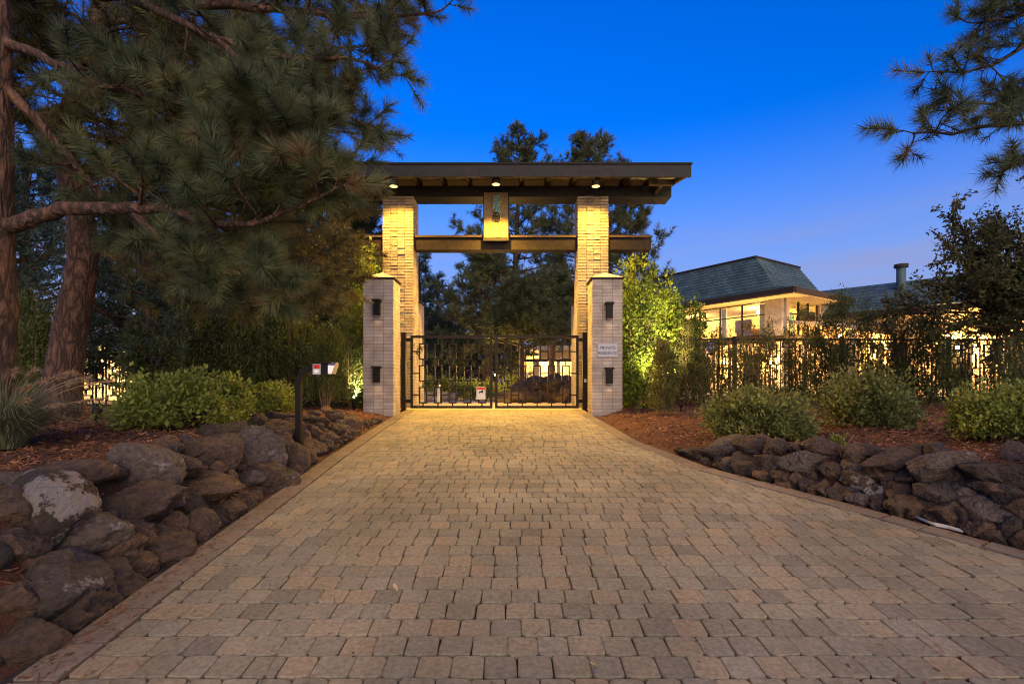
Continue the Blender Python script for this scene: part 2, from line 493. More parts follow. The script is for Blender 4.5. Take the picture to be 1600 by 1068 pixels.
def bed_noise(x, y):
    return 0.018 * np.sin(3.1 * x + 1.3 * y) + 0.015 * np.sin(7.3 * y - 4.1 * x) + 0.01 * np.sin(13 * x + 11 * y)
grid_sheet('mulch_bed_left', lambda y: (-16, left_edge(y) + 0.02), np.linspace(-1, 13.5, 90), 160, lambda x, y: bed_left(x, y) + bed_noise(x, y) * sstep((left_edge(y) - x - 0.1) / 0.5), 'mulch')
grid_sheet('mulch_bed_right', lambda y: (right_edge(y) - 0.02, 18), np.linspace(-1, 13.5, 90), 160, lambda x, y: bed_right(x, y) + bed_noise(x, y) * sstep((x - right_edge(y) - 0.1) / 0.5), 'mulch')

def chips(name, xr, yr, n, zf, edge):
    x = RNG.uniform(*xr, n); y = yr[0] + (yr[1] - yr[0]) * RNG.random(n) ** 1.35
    keep = edge(x, y) > np.where(y > 6.3, 0.03, 0.3)
    x, y = x[keep], y[keep]; n = len(x)
    z = zf(x, y) + bed_noise(x, y) + 0.006 + 0.014 * RNG.random(n)
    a = RNG.uniform(0, 2 * math.pi, n); L = RNG.uniform(0.008, 0.036, n); W = RNG.uniform(0.002, 0.007, n)
    tl = RNG.normal(0, 0.3, n)
    d = np.stack([np.cos(a), np.sin(a), tl], -1) * L[:, None]
    s = np.stack([-np.sin(a), np.cos(a), RNG.normal(0, 0.5, n)], -1) * W[:, None]
    c = np.stack([x, y, z], -1)
    V = np.stack([c - d - s, c + d - s * 0.6, c + d * 0.9 + s, c - d + s * 0.7], 1).reshape(-1, 3)
    Q = np.arange(4 * n).reshape(-1, 4)
    o = link(name, np_mesh(name, V, None, Q, np.repeat(RNG.random(n), 4)), 'mulch_chip')
    o['kind'] = 'stuff'
    return tag(o, 'loose red brown bark mulch chips over the ' + ('left' if xr[0] < -3 else 'right') + ' planting bed', 'mulch')
chips('bark_mulch', (-10, -2.0), (1.8, 11.3), 70000, bed_left, lambda x, y: left_edge(y) - x)
chips('bark_mulch', (1.6, 11), (2.6, 11.3), 70000, bed_right, lambda x, y: x - right_edge(y))

# pavers -----------------------------------------------------------
def paver_arrays(w, l, h=0.05, cr=0.014, bv=0.004, jit=0.004, rng=RNG):
    """chamfered corner slab, top at z=0: outline of 8, top ring inset"""
    c = cr * rng.uniform(0.35, 1.5, 4)
    hx, hy = w / 2, l / 2
    o = np.array([(-hx + c[0], -hy), (hx - c[1], -hy), (hx, -hy + c[1]), (hx, hy - c[2]), (hx - c[2], hy), (-hx + c[3], hy), (-hx, hy - c[3]), (-hx, -hy + c[0])])
    o += rng.normal(0, jit * 0.35, o.shape)
    nrm = o / np.linalg.norm(o, axis=1)[:, None]
    V = np.vstack([np.c_[o - nrm * bv * 1.3, np.zeros(8)], np.c_[o, np.full(8, -bv)], np.c_[o, np.full(8, -h)]])
    T = [(0, i, i + 1) for i in range(1, 7)]
    Q = []
    for k in (0, 8):
        for i in range(8):
            j = (i + 1) % 8
            Q.append((k + 8 + i, k + 8 + j, k + j, k + i))
    return V, T, Q

slots = []
y = 0.5
row = 0
while y < 11.28:
    x0, x1 = float(left_edge(y)) + 0.205, float(right_edge(y)) - 0.19
    slope_off = 0.0
    x = x0 + random.uniform(0, 0.1)
    first = True
    while x < x1 - 0.03:
        w = random.choice([0.138, 0.142, 0.147, 0.152, 0.158])
        if first: w = x - x0 + random.uniform(0.06, 0.16); x = x0; first = False
        if x + w > x1 - 0.06: w = x1 - x
        if abs((x + w / 2)) < y * 1.3 + 2.0:
            slots.append((x + w / 2, y + 0.073, w - 0.0055, 0.1405))
        x += w
    y += 0.146
    row += 1
def slope_at(y): return float((g(y + 0.05) - g(y - 0.05)) / 0.1)
# the ones that show largest: nearest in view
def visible(s):
    px = 800 + s[0] / s[1] * 800; py = 600 + (EYE - g(s[1])) / s[1] * 800
    return -30 < px < 1630 and py < 1085
order = sorted(range(len(slots)), key=lambda i: (not visible(slots[i]), slots[i][1]))
single = set(order[:300])
variants = {}
stuff = MB()
def place(mb, V, T, Q, cx, cy, rz, tone):
    s = slope_at(cy)
    tx, ty = random.gauss(0, 0.007), s + random.gauss(0, 0.007)
    c, sn = math.cos(rz), math.sin(rz)
    X = V[:, 0] * c - V[:, 1] * sn; Yv = V[:, 0] * sn + V[:, 1] * c
    Z = V[:, 2] + X * tx + Yv * ty + g(cy) + random.gauss(0, 0.0018)
    mb.add(np.c_[X + cx, Yv + cy, Z], T, Q, tone)
for i, (cx, cy, w, l) in enumerate(slots):
    if i in single:
        key = (round(w / 0.012), random.randrange(4))
        if key not in variants:
            V, T, Q = paver_arrays(key[0] * 0.012 if abs(key[0] * 0.012 - w) < 0.004 else w, l)
            variants[key] = np_mesh('paver', V, T, Q, np.zeros(len(V)))
        o = link('paver', variants[key], 'paver', drive)
        o.scale = (w / (key[0] * 0.012) if False else 1, 1, 1)
        o.location = (cx, cy, float(g(cy)) + random.gauss(0, 0.0018))
        o.rotation_euler = (math.atan(slope_at(cy)) + random.gauss(0, 0.007), random.gauss(0, 0.007), random.gauss(0, 0.008))
    else:
        V, T, Q = paver_arrays(w, l)
        place(stuff, V, T, Q, cx, cy, random.gauss(0, 0.008), random.random())
o = stuff.build('far_pavers', 'paver', drive); o['kind'] = 'stuff'
# border course along both edges, each stone its own piece
for side in (0, 1):
    fn = left_edge if side == 0 else right_edge
    y = 0.4
    while y < 11.2:
        y2 = y + random.uniform(0.21, 0.30)
        ym = (y + y2) / 2
        e0, e1 = float(fn(y)), float(fn(y2))
        ang = -math.atan2(e1 - e0, y2 - y)
        length = math.hypot(e1 - e0, y2 - y)
        V, T, Q = paver_arrays(0.185, length - 0.008, 0.05, 0.008)
        o = link('border_paver', np_mesh('border_paver', V, T, Q, np.zeros(len(V))), 'border', drive)
        off = 0.1 if side == 0 else -0.095
        o.location = ((e0 + e1) / 2 + off * math.cos(ang), ym + off * math.sin(ang), float(g(ym)) + 0.002)
        o.rotation_euler = (math.atan(slope_at(ym)), 0, ang)
        y = y2

# ------------------------------------------------------------------ rocks
def ico(sub):
    import bmesh
    bm = bmesh.new()
    bmesh.ops.create_icosphere(bm, subdivisions=sub, radius=1)
    V = np.array([v.co[:] for v in bm.verts]); T = np.array([[v.index for v in f.verts] for f in bm.faces])
    bm.free()
    return V, T
ICO4, ICO3 = ico(5), ico(4)

def rock_mesh(name, rx, ry, rz, seed, hi=True):
    rg = np.random.default_rng(seed)
    D, T = ICO4 if hi else ICO3
    N = rg.normal(size=(14, 3)); N /= np.linalg.norm(N, axis=1)[:, None]
    c = rg.uniform(0.58, 0.98, 14)
    dots = D @ N.T
    r = np.where(dots > 0.12, c[None, :] / np.maximum(dots, 0.12), 9.0)
    k = 48.0
    r = -np.log(np.exp(-k * r).sum(1) + np.exp(-k * 1.1)) / k
    for f, a in ((2.3, 0.06), (4.6, 0.045), (9, 0.036), (18, 0.024), (34, 0.013)):
        w = rg.normal(size=(5, 3)) * f; ph = rg.uniform(0, 6.28, 5)
        s = np.sin(D @ w.T + ph).sum(1) / 2.2
        r = r + a * (s if f < 4 else (0.5 - np.abs(s)))
    V = D * r[:, None] * np.array([rx, ry, rz])
    return np_mesh(name, V, T, smooth=True)

def solve_wall(px, py, side):
    """where the line of sight meets the sloping face of the rock wall"""
    best = None
    for Y in np.linspace(1.6, 11, 1900):
        p = at(px, py, Y)
        d = left_edge(Y) - p[0] if side == 0 else p[0] - right_edge(Y)
        b = bed_left(p[0], Y) if side == 0 else bed_right(p[0], Y)
        zz = b + 0.02
        if d > -0.05 and p[2] <= zz:
            return p
    return at(px, py, 6.0)

LEFT_ROCKS = [(56, 797, 113, 98, 1), (97, 746, 104, 62, 0), (200, 741, 103, 70, 2), (262, 730, 80, 48, 0), (323, 708, 72, 74, 0), (385, 710, 84, 78, 2), (318, 663, 80, 40, 0), (364, 680, 60, 32, 0),
  (205, 792, 138, 60, 0), (308, 766, 96, 52, 0), (352, 756, 36, 34, 0), (411, 751, 84, 52, 0), (103, 836, 126, 70, 2), (154, 858, 108, 66, 0), (241, 869, 84, 64, 0), (303, 833, 48, 60, 0), (264, 825, 46, 38, 0), (292, 792, 48, 36, 0),
  (354, 800, 52, 36, 0), (328, 817, 48, 34, 0), (382, 784, 40, 30, 0), (62, 920, 140, 108, 2), (169, 920, 84, 70, 0), (97, 966, 112, 84, 0), (28, 1018, 92, 96, 0), (18, 856, 72, 56, 0), (446, 722, 52, 58, 0), (472, 706, 40, 40, 0),
  (345, 682, 56, 40, 0), (418, 672, 56, 34, 0), (424, 690, 50, 36, 0), (452, 668, 44, 26, 0), (440, 652, 56, 22, 0), (486, 676, 36, 30, 0), (505, 688, 34, 28, 0), (494, 660, 40, 20, 0), (520, 675, 30, 22, 0), (544, 667, 40, 30, 0), (530, 688, 26, 18, 0), (470, 690, 34, 30, 0),
  (492, 702, 30, 24, 0), (455, 742, 30, 26, 0), (150, 736, 60, 40, 0), (20, 760, 60, 40, 2), (250, 770, 60, 40, 0), (420, 722, 40, 40, 0), (516, 655, 30, 16, 0), (400, 655, 40, 22, 0), (290, 700, 50, 34, 0), (240, 840, 50, 40, 0), (195, 830, 60, 44, 0), (20, 940, 60, 60, 0), (340, 735, 46, 40, 0), (20, 808, 50, 50, 0)]
RIGHT_Z3 = [(465, 355, 115, 75, 2), (550, 350, 105, 62, 0), (620, 360, 68, 62, 0), (510, 388, 95, 52, 0), (440, 395, 45, 38, 0), (600, 418, 105, 82, 0), (680, 450, 72, 72, 0), (760, 355, 115, 58, 0), (715, 398, 150, 62, 2), (790, 425, 84, 62, 0), (870, 378, 105, 62, 0),
  (985, 390, 155, 62, 0), (850, 412, 66, 40, 0), (755, 472, 95, 48, 0), (805, 492, 88, 54, 0), (870, 460, 104, 64, 1), (930, 478, 64, 48, 1), (935, 435, 95, 55, 0), (980, 448, 84, 58, 0), (1050, 437, 112, 54, 0), (1005, 490, 84, 54, 0), (880, 512, 78, 48, 2), (935, 527, 60, 54, 0),
  (1030, 540, 112, 74, 0), (1145, 408, 192, 104, 2), (1165, 552, 122, 112, 0), (1100, 515, 84, 64, 0), (1150, 488, 165, 78, 2), (1100, 572, 66, 44, 0), (1250, 607, 104, 60, 0), (1290, 430, 155, 84, 0), (1340, 375, 100, 74, 0), (1272, 540, 135, 124, 2), (1330, 612, 104, 94, 0), (1330, 510, 104, 94, 0),
  (525, 418, 92, 54, 0), (1300, 478, 135, 60, 0), (1220, 470, 90, 60, 0), (690, 360, 70, 40, 0), (640, 470, 50, 40, 0), (1060, 480, 70, 50, 0), (1210, 580, 60, 50, 0), (1060, 500, 60, 46, 0), (1400, 440, 120, 90, 0), (1420, 540, 130, 110, 0), (1440, 640, 120, 90, 0), (720, 435, 60, 50, 0)]
RIGHT_ROCKS = [(900 + a / 1.9486, 520 + b / 1.9486, w / 1.9486, h / 1.9486, k) for a, b, w, h, k in RIGHT_Z3]

def bl0(x, y): return float(bed_left(np.array([x]), np.array([y]))[0])
def br0(x, y): return float(bed_right(np.array([x]), np.array([y]))[0])
def rock_wall(rocks, side, label):
    lo = (float(left_edge(4)) - 0.4, 4, float(g(4))) if side == 0 else (float(right_edge(4)) + 0.3, 4, float(g(4)))
    root = thing('rock_wall', label, 'rock wall', lo)
    for i, (px, py, w, h, kind) in enumerate(rocks):
        p = solve_wall(px, py, side)
        s = p[1] / 800
        rx, rz = w * s / 2 * 1.22, h * s / 2 * 1.24
        ry = 0.5 * (rx + rz) * 0.95
        me = rock_mesh('stone', rx, ry, rz, 100 * side + i + 5, p[1] < 5.5)
        o = link('stone', me, ['rock', 'rock_lichen', 'rock_grey'][kind], root)
        o.location = p + np.array([0, 0.30 * ry, -0.04 * rz])
        o.rotation_euler = (random.gauss(-0.15, 0.1), random.gauss(0, 0.12), random.gauss(0.1 if side == 0 else -0.1, 0.15))
    # smaller stones wedged in the gaps of the face
    for i in range(60 if side == 0 else 34):
        y = random.uniform(2.2, 8.6) if side == 0 else random.uniform(3.1, 6.1)
        d = random.uniform(0.14, 0.62)
        xw = float(left_edge(y)) - d if side == 0 else float(right_edge(y)) + d
        r = random.uniform(0.05, 0.11)
        o = link('stone', rock_mesh('stone', r * 1.25, r, r * 0.9, 1300 + 100 * side + i, False), random.choice(('rock', 'rock', 'rock_grey')), root)
        o.location = (xw, y, (bl0(xw, y) if side == 0 else br0(xw, y)) + r * 0.45)
        o.rotation_euler = (random.uniform(-0.4, 0.4), random.uniform(-0.4, 0.4), random.uniform(0, 6))
    # small chinking stones along the foot of the wall
    ys = np.arange(2.2, 9.2, 0.17) if side == 0 else np.arange(3.0, 6.4, 0.17)
    for i, y in enumerate(ys):
        e = float(left_edge(y)) - 0.14 if side == 0 else float(right_edge(y)) + 0.14
        r = random.uniform(0.05, 0.10)
        o = link('stone', rock_mesh('stone', r * 1.2, r, r * 0.85, 900 + 100 * side + i, False), 'rock', root)
        o.location = (e + random.uniform(-0.05, 0.05), y, float(g(y)) + r * 0.35)
        o.rotation_euler = (0, 0, random.uniform(0, 6))
    return root
rock_wall(LEFT_ROCKS, 0, 'dark red brown boulder wall along the left edge of the drive')
rock_wall(RIGHT_ROCKS, 1, 'low lava rock wall curving along the right edge of the drive')

# ------------------------------------------------------------------ brick pillars
BH, BW = 0.068, 0.2017
def brick_mesh(w, d, h, rough=0.0, seed=0):
    rg = np.random.default_rng(seed)
    b = 0.0022
    hx, hy, hz = w / 2, d / 2, h / 2
    V = []
    for (z, ins) in ((-hz, b), (-hz + b, 0), (hz - b, 0), (hz, b)):
        V += [(-hx + ins, -hy + ins, z), (hx - ins, -hy + ins, z), (hx - ins, hy - ins, z), (-hx + ins, hy - ins, z)]
    V = np.array(V) + rg.normal(0, rough, (16, 3))
    Q = [(3, 2, 1, 0), (12, 13, 14, 15)]
    for k in (0, 4, 8):
        for i in range(4):
            j = (i + 1) % 4
            Q.append((k + i, k + j, k + 4 + j, k + 4 + i))
    return np_mesh('brick', V, None, Q, np.zeros(16)), (V, Q)

SMALL_W = 3 * BW
def small_pillar(x0, y0, ztop, inner, label, singles=True, zbase=None):
    """x0: left face, y0: front face, inner: +1 when the drive is on its right side"""
    z0 = float(g(y0)) - 0.06 if zbase is None else zbase
    n = int(round((ztop - z0) / BH)); z0 = ztop - n * BH
    cx, cy = x0 + SMALL_W / 2, y0 + SMALL_W / 2
    root = thing('brick_pillar', label, 'pillar', (cx, cy, z0))
    MB().box(x0 + 0.0065, x0 + SMALL_W - 0.0065, y0 + 0.0065, y0 + SMALL_W - 0.0065, z0, ztop - 0.002).build('mortar_core', 'mortar', root)
    meshes = [brick_mesh(BW - 0.007, BW - 0.007, BH - 0.006, 0.0008, k)[0] for k in range(5)]
    rest = MB()
    for c in range(n):
        z = z0 + (c + 0.5) * BH
        for i in range(3):
            for j in range(3):
                if i == 1 and j == 1: continue
                p = (x0 + (i + 0.5) * BW, y0 + (j + 0.5) * BW, z)
                vis = j == 0 or (i == (2 if inner > 0 else 0))
                if vis and singles:
                    o = link('brick', meshes[random.randrange(5)], 'brick', root)
                    o.location = (p[0] + random.gauss(0, 0.0006), p[1] + random.gauss(0, 0.0008), p[2])
                    o.rotation_euler = (0, 0, random.choice((0, math.pi)) + random.gauss(0, 0.003))
                else:
                    V, Q = brick_mesh(BW - 0.007, BW - 0.007, BH - 0.006, 0.0008, c * 9 + i)[1]
                    rest.add(V + np.array(p), quads=Q, tone=random.random())
    o = rest.build('far_bricks', 'brick', root); o['kind'] = 'stuff'
    ov = 0.025
    MB().box(x0 - ov, x0 + SMALL_W + ov, y0 - ov, y0 + SMALL_W + ov, ztop, ztop + 0.035).build('cap_band', 'bronze', root)
    a, b_, c_, d_ = x0 - ov, x0 + SMALL_W + ov, y0 - ov, y0 + SMALL_W + ov
    e = 0.006
    MB().add([(a + e, c_ + e, ztop + 0.0352), (b_ - e, c_ + e, ztop + 0.0352), (b_ - e, d_ - e, ztop + 0.0352), (a + e, d_ - e, ztop + 0.0352), (cx, cy, ztop + 0.19)],
             tris=[(0, 1, 4), (1, 2, 4), (2, 3, 4), (3, 0, 4)], quads=[(3, 2, 1, 0)]).build('pyramid_cap', 'cap', root)
    return root, cx, cy, z0

PY = 10.17
ZT = EYE + 2.09
XL, XR = -2.352 - SMALL_W, 1.592
small_pillar(XL, PY, ZT, 1, 'short pale brick pillar with pyramid cap left of the gate, beside the mailbox')
small_pillar(XR, PY, ZT, -1, 'short pale brick pillar carrying the PRIVATE RESIDENCE plaque')
small_pillar(XL + 0.02, 13.0, ZT - 0.03, 1, 'short brick pillar half hidden behind the left tall gate column', False)
small_pillar(XR - 0.02, 13.0, ZT - 0.03, -1, 'short brick pillar half hidden behind the right tall gate column', False)

TY, TD, TZ = 11.95, 0.65, EYE + 4.39
TWS = [0.186, 0.163, 0.168, 0.205]
def tall_pillar(x0, inner, label):
    W = sum(TWS); z0 = float(g(TY)) - 0.04
    n = int((TZ - z0) / BH); z0 = TZ - n * BH
    root = thing('brick_column', label, 'column', (x0 + W / 2, TY + TD / 2, z0))
    MB().box(x0 + 0.018, x0 + W - 0.018, TY + 0.022, TY + TD - 0.018, z0, TZ - 0.001).build('mortar_core', 'mortar', root)
    ws = TWS if inner > 0 else TWS[::-1]
    ms = {}
    for i, w in enumerate(ws):
        for k in range(4):
            ms[(i, k)] = brick_mesh(w - 0.009, 0.16, BH - 0.012, 0.002 if i in (1, 2) else 0.0008, 31 * i + k)[0]
    rest = MB()
    for c in range(n):
        z = z0 + (c + 0.5) * BH
        x = x0
        for i, w in enumerate(ws):
            o = link('brick', ms[(i, random.randrange(4))], 'rough_brick', root)
            o.location = (x + w / 2, TY + 0.08 + random.gauss(0, 0.008 if i in (1, 2) else 0.0035), z)
            o.rotation_euler = (random.gauss(0, 0.05 if i in (1, 2) else 0.012), 0, random.choice((0, math.pi)) + random.gauss(0, 0.006))
            x += w
        for xs in (x0, x0 + W - 0.15):
            for j in range(2):
                V, Q = brick_mesh(0.146, 0.235, BH - 0.011, 0.001, c * 7 + j)[1]
                rest.add(V + np.array((xs + 0.075, TY + 0.165 + 0.121 + j * 0.243, z)), quads=Q, tone=random.random())
    o = rest.build('side_bricks', 'brick', root); o['kind'] = 'stuff'
    return root
W_T = sum(TWS)
TXL = (646 - 800) / 800 * TY - W_T
TXR = (902.5 - 800) / 800 * TY
tall_pillar(TXL, 1, 'tall rough brick column on the left carrying the gate roof')
tall_pillar(TXR, -1, 'tall rough brick column on the right carrying the gate roof')
GC = -0.39      # centre line of the gate

# ------------------------------------------------------------------ gate roof
BZ0, BZ1 = TZ + 0.002, TZ + 0.26
roof = thing('gate_roof', 'dark timber gate roof with long fascia, rafters and crossbeam', 'gate roof', (GC, 12.2, TZ))
MB().box(GC - 4.13, GC + 4.13, TY + 0.06, TY + 0.56, BZ0, BZ1).build('main_beam', 'dark_wood', roof)
FY = 11.05
FB, FT = EYE + (600 - 276) / 800 * FY, EYE + (600 - 257) / 800 * FY
RZ = TZ + 0.46
XE0, XE1 = GC - 4.26, GC + 4.26
MB().box(XE0, XE1, FY, FY + 0.06, FB, FT).build('fascia_board', 'dark_wood', roof)
MB().box(XE0, XE1, 12.85, 12.91, FB + 0.1, FT).build('fascia_board', 'dark_wood', roof)
MB().box(XE0 - 0.02, XE1 + 0.02, FY - 0.03, FY + 0.1, FT + 0.002, FT + 0.035).build('drip_edge', 'black_metal', roof)
YM = 12.3
for s, ye in ((0, FY + 0.062), (1, 12.848)):
    zt0, zt1 = FB + 0.15, RZ + 0.02
    ys = (ye, YM - 0.004 if s == 0 else YM + 0.004)
    # soffit boards run along the roof, each its own piece
    nb = 6
    for k in range(nb):
        t0, t1 = k / nb, (k + 0.985) / nb
        ya, yb = ys[0] + (ys[1] - ys[0]) * t0, ys[0] + (ys[1] - ys[0]) * t1
        za, zb = zt0 + (zt1 - zt0) * t0, zt0 + (zt1 - zt0) * t1
        V = [(XE0 + 0.03, ya, za), (XE1 - 0.03, ya, za), (XE1 - 0.03, yb, zb), (XE0 + 0.03, yb, zb)]
        V = V + [(a, b, c + 0.025) for a, b, c in V]
        MB().add(V, quads=[(3, 2, 1, 0), (4, 5, 6, 7), (0, 1, 5, 4), (1, 2, 6, 5), (2, 3, 7, 6), (3, 0, 4, 7)]).build('soffit_board', 'soffit', roof)
    V = [(XE0, ys[0], zt0 + 0.03), (XE1, ys[0], zt0 + 0.03), (XE1, ys[1], zt1 + 0.03), (XE0, ys[1], zt1 + 0.03)]
    V = V + [(a, b, c + 0.06) for a, b, c in V]
    MB().add(V, quads=[(3, 2, 1, 0), (4, 5, 6, 7), (0, 1, 5, 4), (1, 2, 6, 5), (2, 3, 7, 6), (3, 0, 4, 7)]).build('roof_deck', 'slate', roof)
    x = GC - 4.2
    k = 0
    while x < GC + 4.21:
        V = []
        for yy, zz in ((ys[0], zt0), (ys[1], zt1)):
            V += [(x - 0.035, yy, zz - 0.12), (x + 0.035, yy, zz - 0.12), (x + 0.035, yy, zz - 0.003), (x - 0.035, yy, zz - 0.003)]
        MB().add(V, quads=[(0, 1, 2, 3), (7, 6, 5, 4), (0, 4, 5, 1), (1, 5, 6, 2), (2, 6, 7, 3), (3, 7, 4, 0)]).build('rafter', 'brown_wood', roof)
        x += 0.6
    # outer barge bracket at each end
for sx in (-1, 1):
    xx = GC + sx * 3.75
    MB().box(xx - 0.04, xx + 0.04, TY - 0.45, TY + 0.05, BZ0 + 0.06, BZ0 + 0.2).build('bracket', 'brown_wood', roof)
    MB().box(xx - 0.28, xx + 0.28, TY - 0.5, TY - 0.4, BZ0 + 0.07, BZ0 + 0.19).build('bracket', 'brown_wood', roof)
CB = TY + 0.12
cb0, cb1 = EYE + (600 - 390) / 800 * CB, EYE + (600 - 371.5) / 800 * CB
for a, b in ((GC - 3.67, TXL + 0.03), (TXL + W_T - 0.03, TXR + 0.03), (TXR + W_T - 0.03, GC + 3.67)):
    MB().box(a, b, CB, CB + 0.3, cb0, cb1).build('crossbeam', 'beam_wood', roof)
    MB().box(a - (0.02 if a < -3.5 else 0), b + (0.02 if b > 3 else 0), CB - 0.05, CB + 0.35, cb1 + 0.002, cb1 + 0.05).build('crossbeam_cap', 'brown_wood', roof)

def downlight(px, py, Y, label, energy, tilt=0.0, cone=158):
    p = at(px, py, Y)
    root = thing('downlight', label, 'downlight', tuple(p), 'gate roof downlights')
    zt = FB + 0.15 + (RZ + 0.02 - FB - 0.15) * (Y - FY - 0.06) / (YM - FY - 0.06)
    th = np.arange(20) * math.pi / 10
    MB().tube([(p[0], p[1], p[2] + 0.0), (p[0], p[1], p[2] + 0.12)], [0.10, 0.085], 18).build('housing', 'bronze', root)
    MB().tube([(p[0], p[1], p[2] + 0.12), (p[0], p[1], max(zt - 0.002, p[2] + 0.15))], 0.02, 8).build('stem', 'bronze', root)
    MB().poly([(p[0] + 0.085 * math.cos(-t), p[1] + 0.085 * math.sin(-t), p[2] - 0.004) for t in th]).build('lens', 'lamp', root)
    ld = bpy.data.lights.new('downlight_beam', 'SPOT')
    ld.energy = energy; ld.color = (1.0, 0.54, 0.06); ld.spot_size = R(cone); ld.spot_blend = 0.6; ld.shadow_soft_size = 0.06
    lo = bpy.data.objects.new('downlight_beam', ld); COL.objects.link(lo)
    lo.parent = root; lo.location = (0, 0, -0.02); lo.rotation_euler = (tilt, 0, 0)
    return root
LY_ = 11.25
downlight(615, 291, LY_, 'lit round downlight over the left tall brick column', 260)
downlight(775, 288, LY_, 'bright starry downlight above the hanging bronze panel', 1000, R(-13), 138)
downlight(931, 291, LY_, 'lit round downlight over the right tall brick column', 260)

# hanging panel with characters
PYF = 11.93
pl0, pl1 = at(755, 376, PYF), at(795, 300, PYF)
panel = thing('name_panel', 'hammered bronze hanging panel with teal characters on the crossbeam', 'panel', ((pl0[0] + pl1[0]) / 2, PYF, pl0[2]))
MB().box(pl0[0], pl1[0], PYF, PYF + 0.12, pl0[2], pl1[2]).build('backboard', 'black_metal', panel)
def hammered(x0, x1, y, z0, z1):
    nx, nz = 26, 50
    X, Z = np.meshgrid(np.linspace(x0, x1, nx), np.linspace(z0, z1, nz))
    rg = np.random.default_rng(3)
    H = rg.random((nz, nx)); H[0] = H[-1] = 0; H[:, 0] = H[:, -1] = 0
    V = np.stack([X, y - 0.012 * H, Z], -1).reshape(-1, 3)
    i = np.arange(nz - 1)[:, None] * nx; j = np.arange(nx - 1)[None, :]
    Q = np.stack([i + j, i + j + 1, i + nx + j + 1, i + nx + j], -1).reshape(-1, 4)
    return np_mesh('face_plate', V, None, Q, np.zeros(len(V)), True)
link('face_plate', hammered(pl0[0] + 0.02, pl1[0] - 0.02, PYF - 0.006, pl0[2] + 0.07, pl1[2] - 0.01), 'panel', panel)
def strokes(cx, cz, s, segs, mat):
    mb = MB()
    for x0, z0, x1, z1 in segs:
        P = np.array([(cx + x0 * s, 0, cz + z0 * s), (cx + x1 * s, 0, cz + z1 * s)])
        d = P[1] - P[0]; d /= np.linalg.norm(d) + 1e-9
        nrm = np.array([-d[2], 0, d[0]]) * 0.012
        q = [P[0] - nrm, P[1] - nrm, P[1] + nrm, P[0] + nrm]
        V = [(a[0], PYF - 0.04, a[2]) for a in q] + [(a[0], PYF - 0.012, a[2]) for a in q]
        mb.add(V, quads=[(0, 1, 2, 3), (0, 4, 5, 1), (1, 5, 6, 2), (2, 6, 7, 3), (3, 7, 4, 0)])
    return mb.build('character', mat, panel)
pcx = (pl0[0] + pl1[0]) / 2 + 0.01
pz = lambda py: EYE + (600 - py) / 800 * PYF
strokes(pcx, pz(311), 0.1, [(-0.8, 0.5, 0.8, 0.55), (0, 0.9, -0.1, -0.8), (-0.7, -0.1, 0.7, 0.0), (-0.6, -0.8, 0.7, -0.75), (0.2, 0.3, 0.6, -0.3)], 'teal')
strokes(pcx, pz(322), 0.1, [(-0.8, 0.7, 0.8, 0.7), (-0.6, 0.2, 0.6, 0.25), (-0.6, 0.7, -0.7, -0.8), (0.1, 0.9, 0, -0.9), (0.6, 0.7, 0.65, -0.2), (-0.5, -0.3, 0.6, -0.35)], 'teal')
strokes(pcx + 0.04, pz(332), 0.09, [(-0.2, 0.9, -0.7, 0.1), (0.1, 0.8, 0.7, 0.0), (-0.4, -0.1, 0.5, -0.1), (0, 0.3, 0, -0.9)], 'teal')
strokes(pcx - 0.01, pz(339), 0.11, [(-0.5, 0.8, 0.5, 0.8), (0.5, 0.8, 0.6, 0.1), (-0.5, 0.8, -0.6, 0.1), (-0.7, 0.1, 0.8, 0.1), (-0.8, -0.3, 0.8, -0.35), (-0.5, -0.8, 0.6, -0.8), (0, 0.7, 0, -0.8), (-0.7, -0.1, -0.8, -0.8), (0.7, -0.1, 0.8, -0.7)], 'black_metal')

# ------------------------------------------------------------------ sconces, plaque
def sconce(px, py, label, yf=PY, glow=True):
    p = at(px, py, yf)
    root = thing('wall_sconce', label, 'sconce', (p[0], yf, p[2] - 0.17), 'box sconces on the short pillars')
    x, z = p[0], p[2]
    MB().box(x - 0.05, x + 0.05, yf - 0.012, yf - 0.0005, z - 0.14, z + 0.14).build('back_plate', 'black_metal', root)
    MB().box(x - 0.06, x + 0.06, yf - 0.13, yf - 0.025, z - 0.155, z + 0.125).build('body', 'black_metal', root)
    MB().box(x - 0.015, x + 0.015, yf - 0.026, yf - 0.011, z - 0.1, z + 0.1).build('arm', 'black_metal', root)
    MB().box(x - 0.085, x + 0.085, yf - 0.155, yf - 0.002, z + 0.127, z + 0.165).build('top_cap', 'bronze', root)
    MB().box(x - 0.045, x + 0.045, yf - 0.115, yf - 0.04, z - 0.163, z - 0.156).build('lens', 'plastic', root)
    ld = bpy.data.lights.new('sconce_glow', 'SPOT'); ld.energy = 0.35; ld.color = (1, 0.6, 0.25); ld.spot_size = R(130); ld.spot_blend = 0.9; ld.shadow_soft_size = 0.03
    lo = bpy.data.objects.new('sconce_glow', ld); COL.objects.link(lo); lo.parent = root; lo.location = (0, -0.08, -0.01)
    return root
sconce(590.4, 481.5, 'upper black box sconce on the short pillar left of the gate')
sconce(589.8, 585, 'lower black box sconce on the short pillar left of the gate')
sconce(951, 486, 'black box sconce above the PRIVATE RESIDENCE plaque')
sconce(951, 587, 'black box sconce below the PRIVATE RESIDENCE plaque')

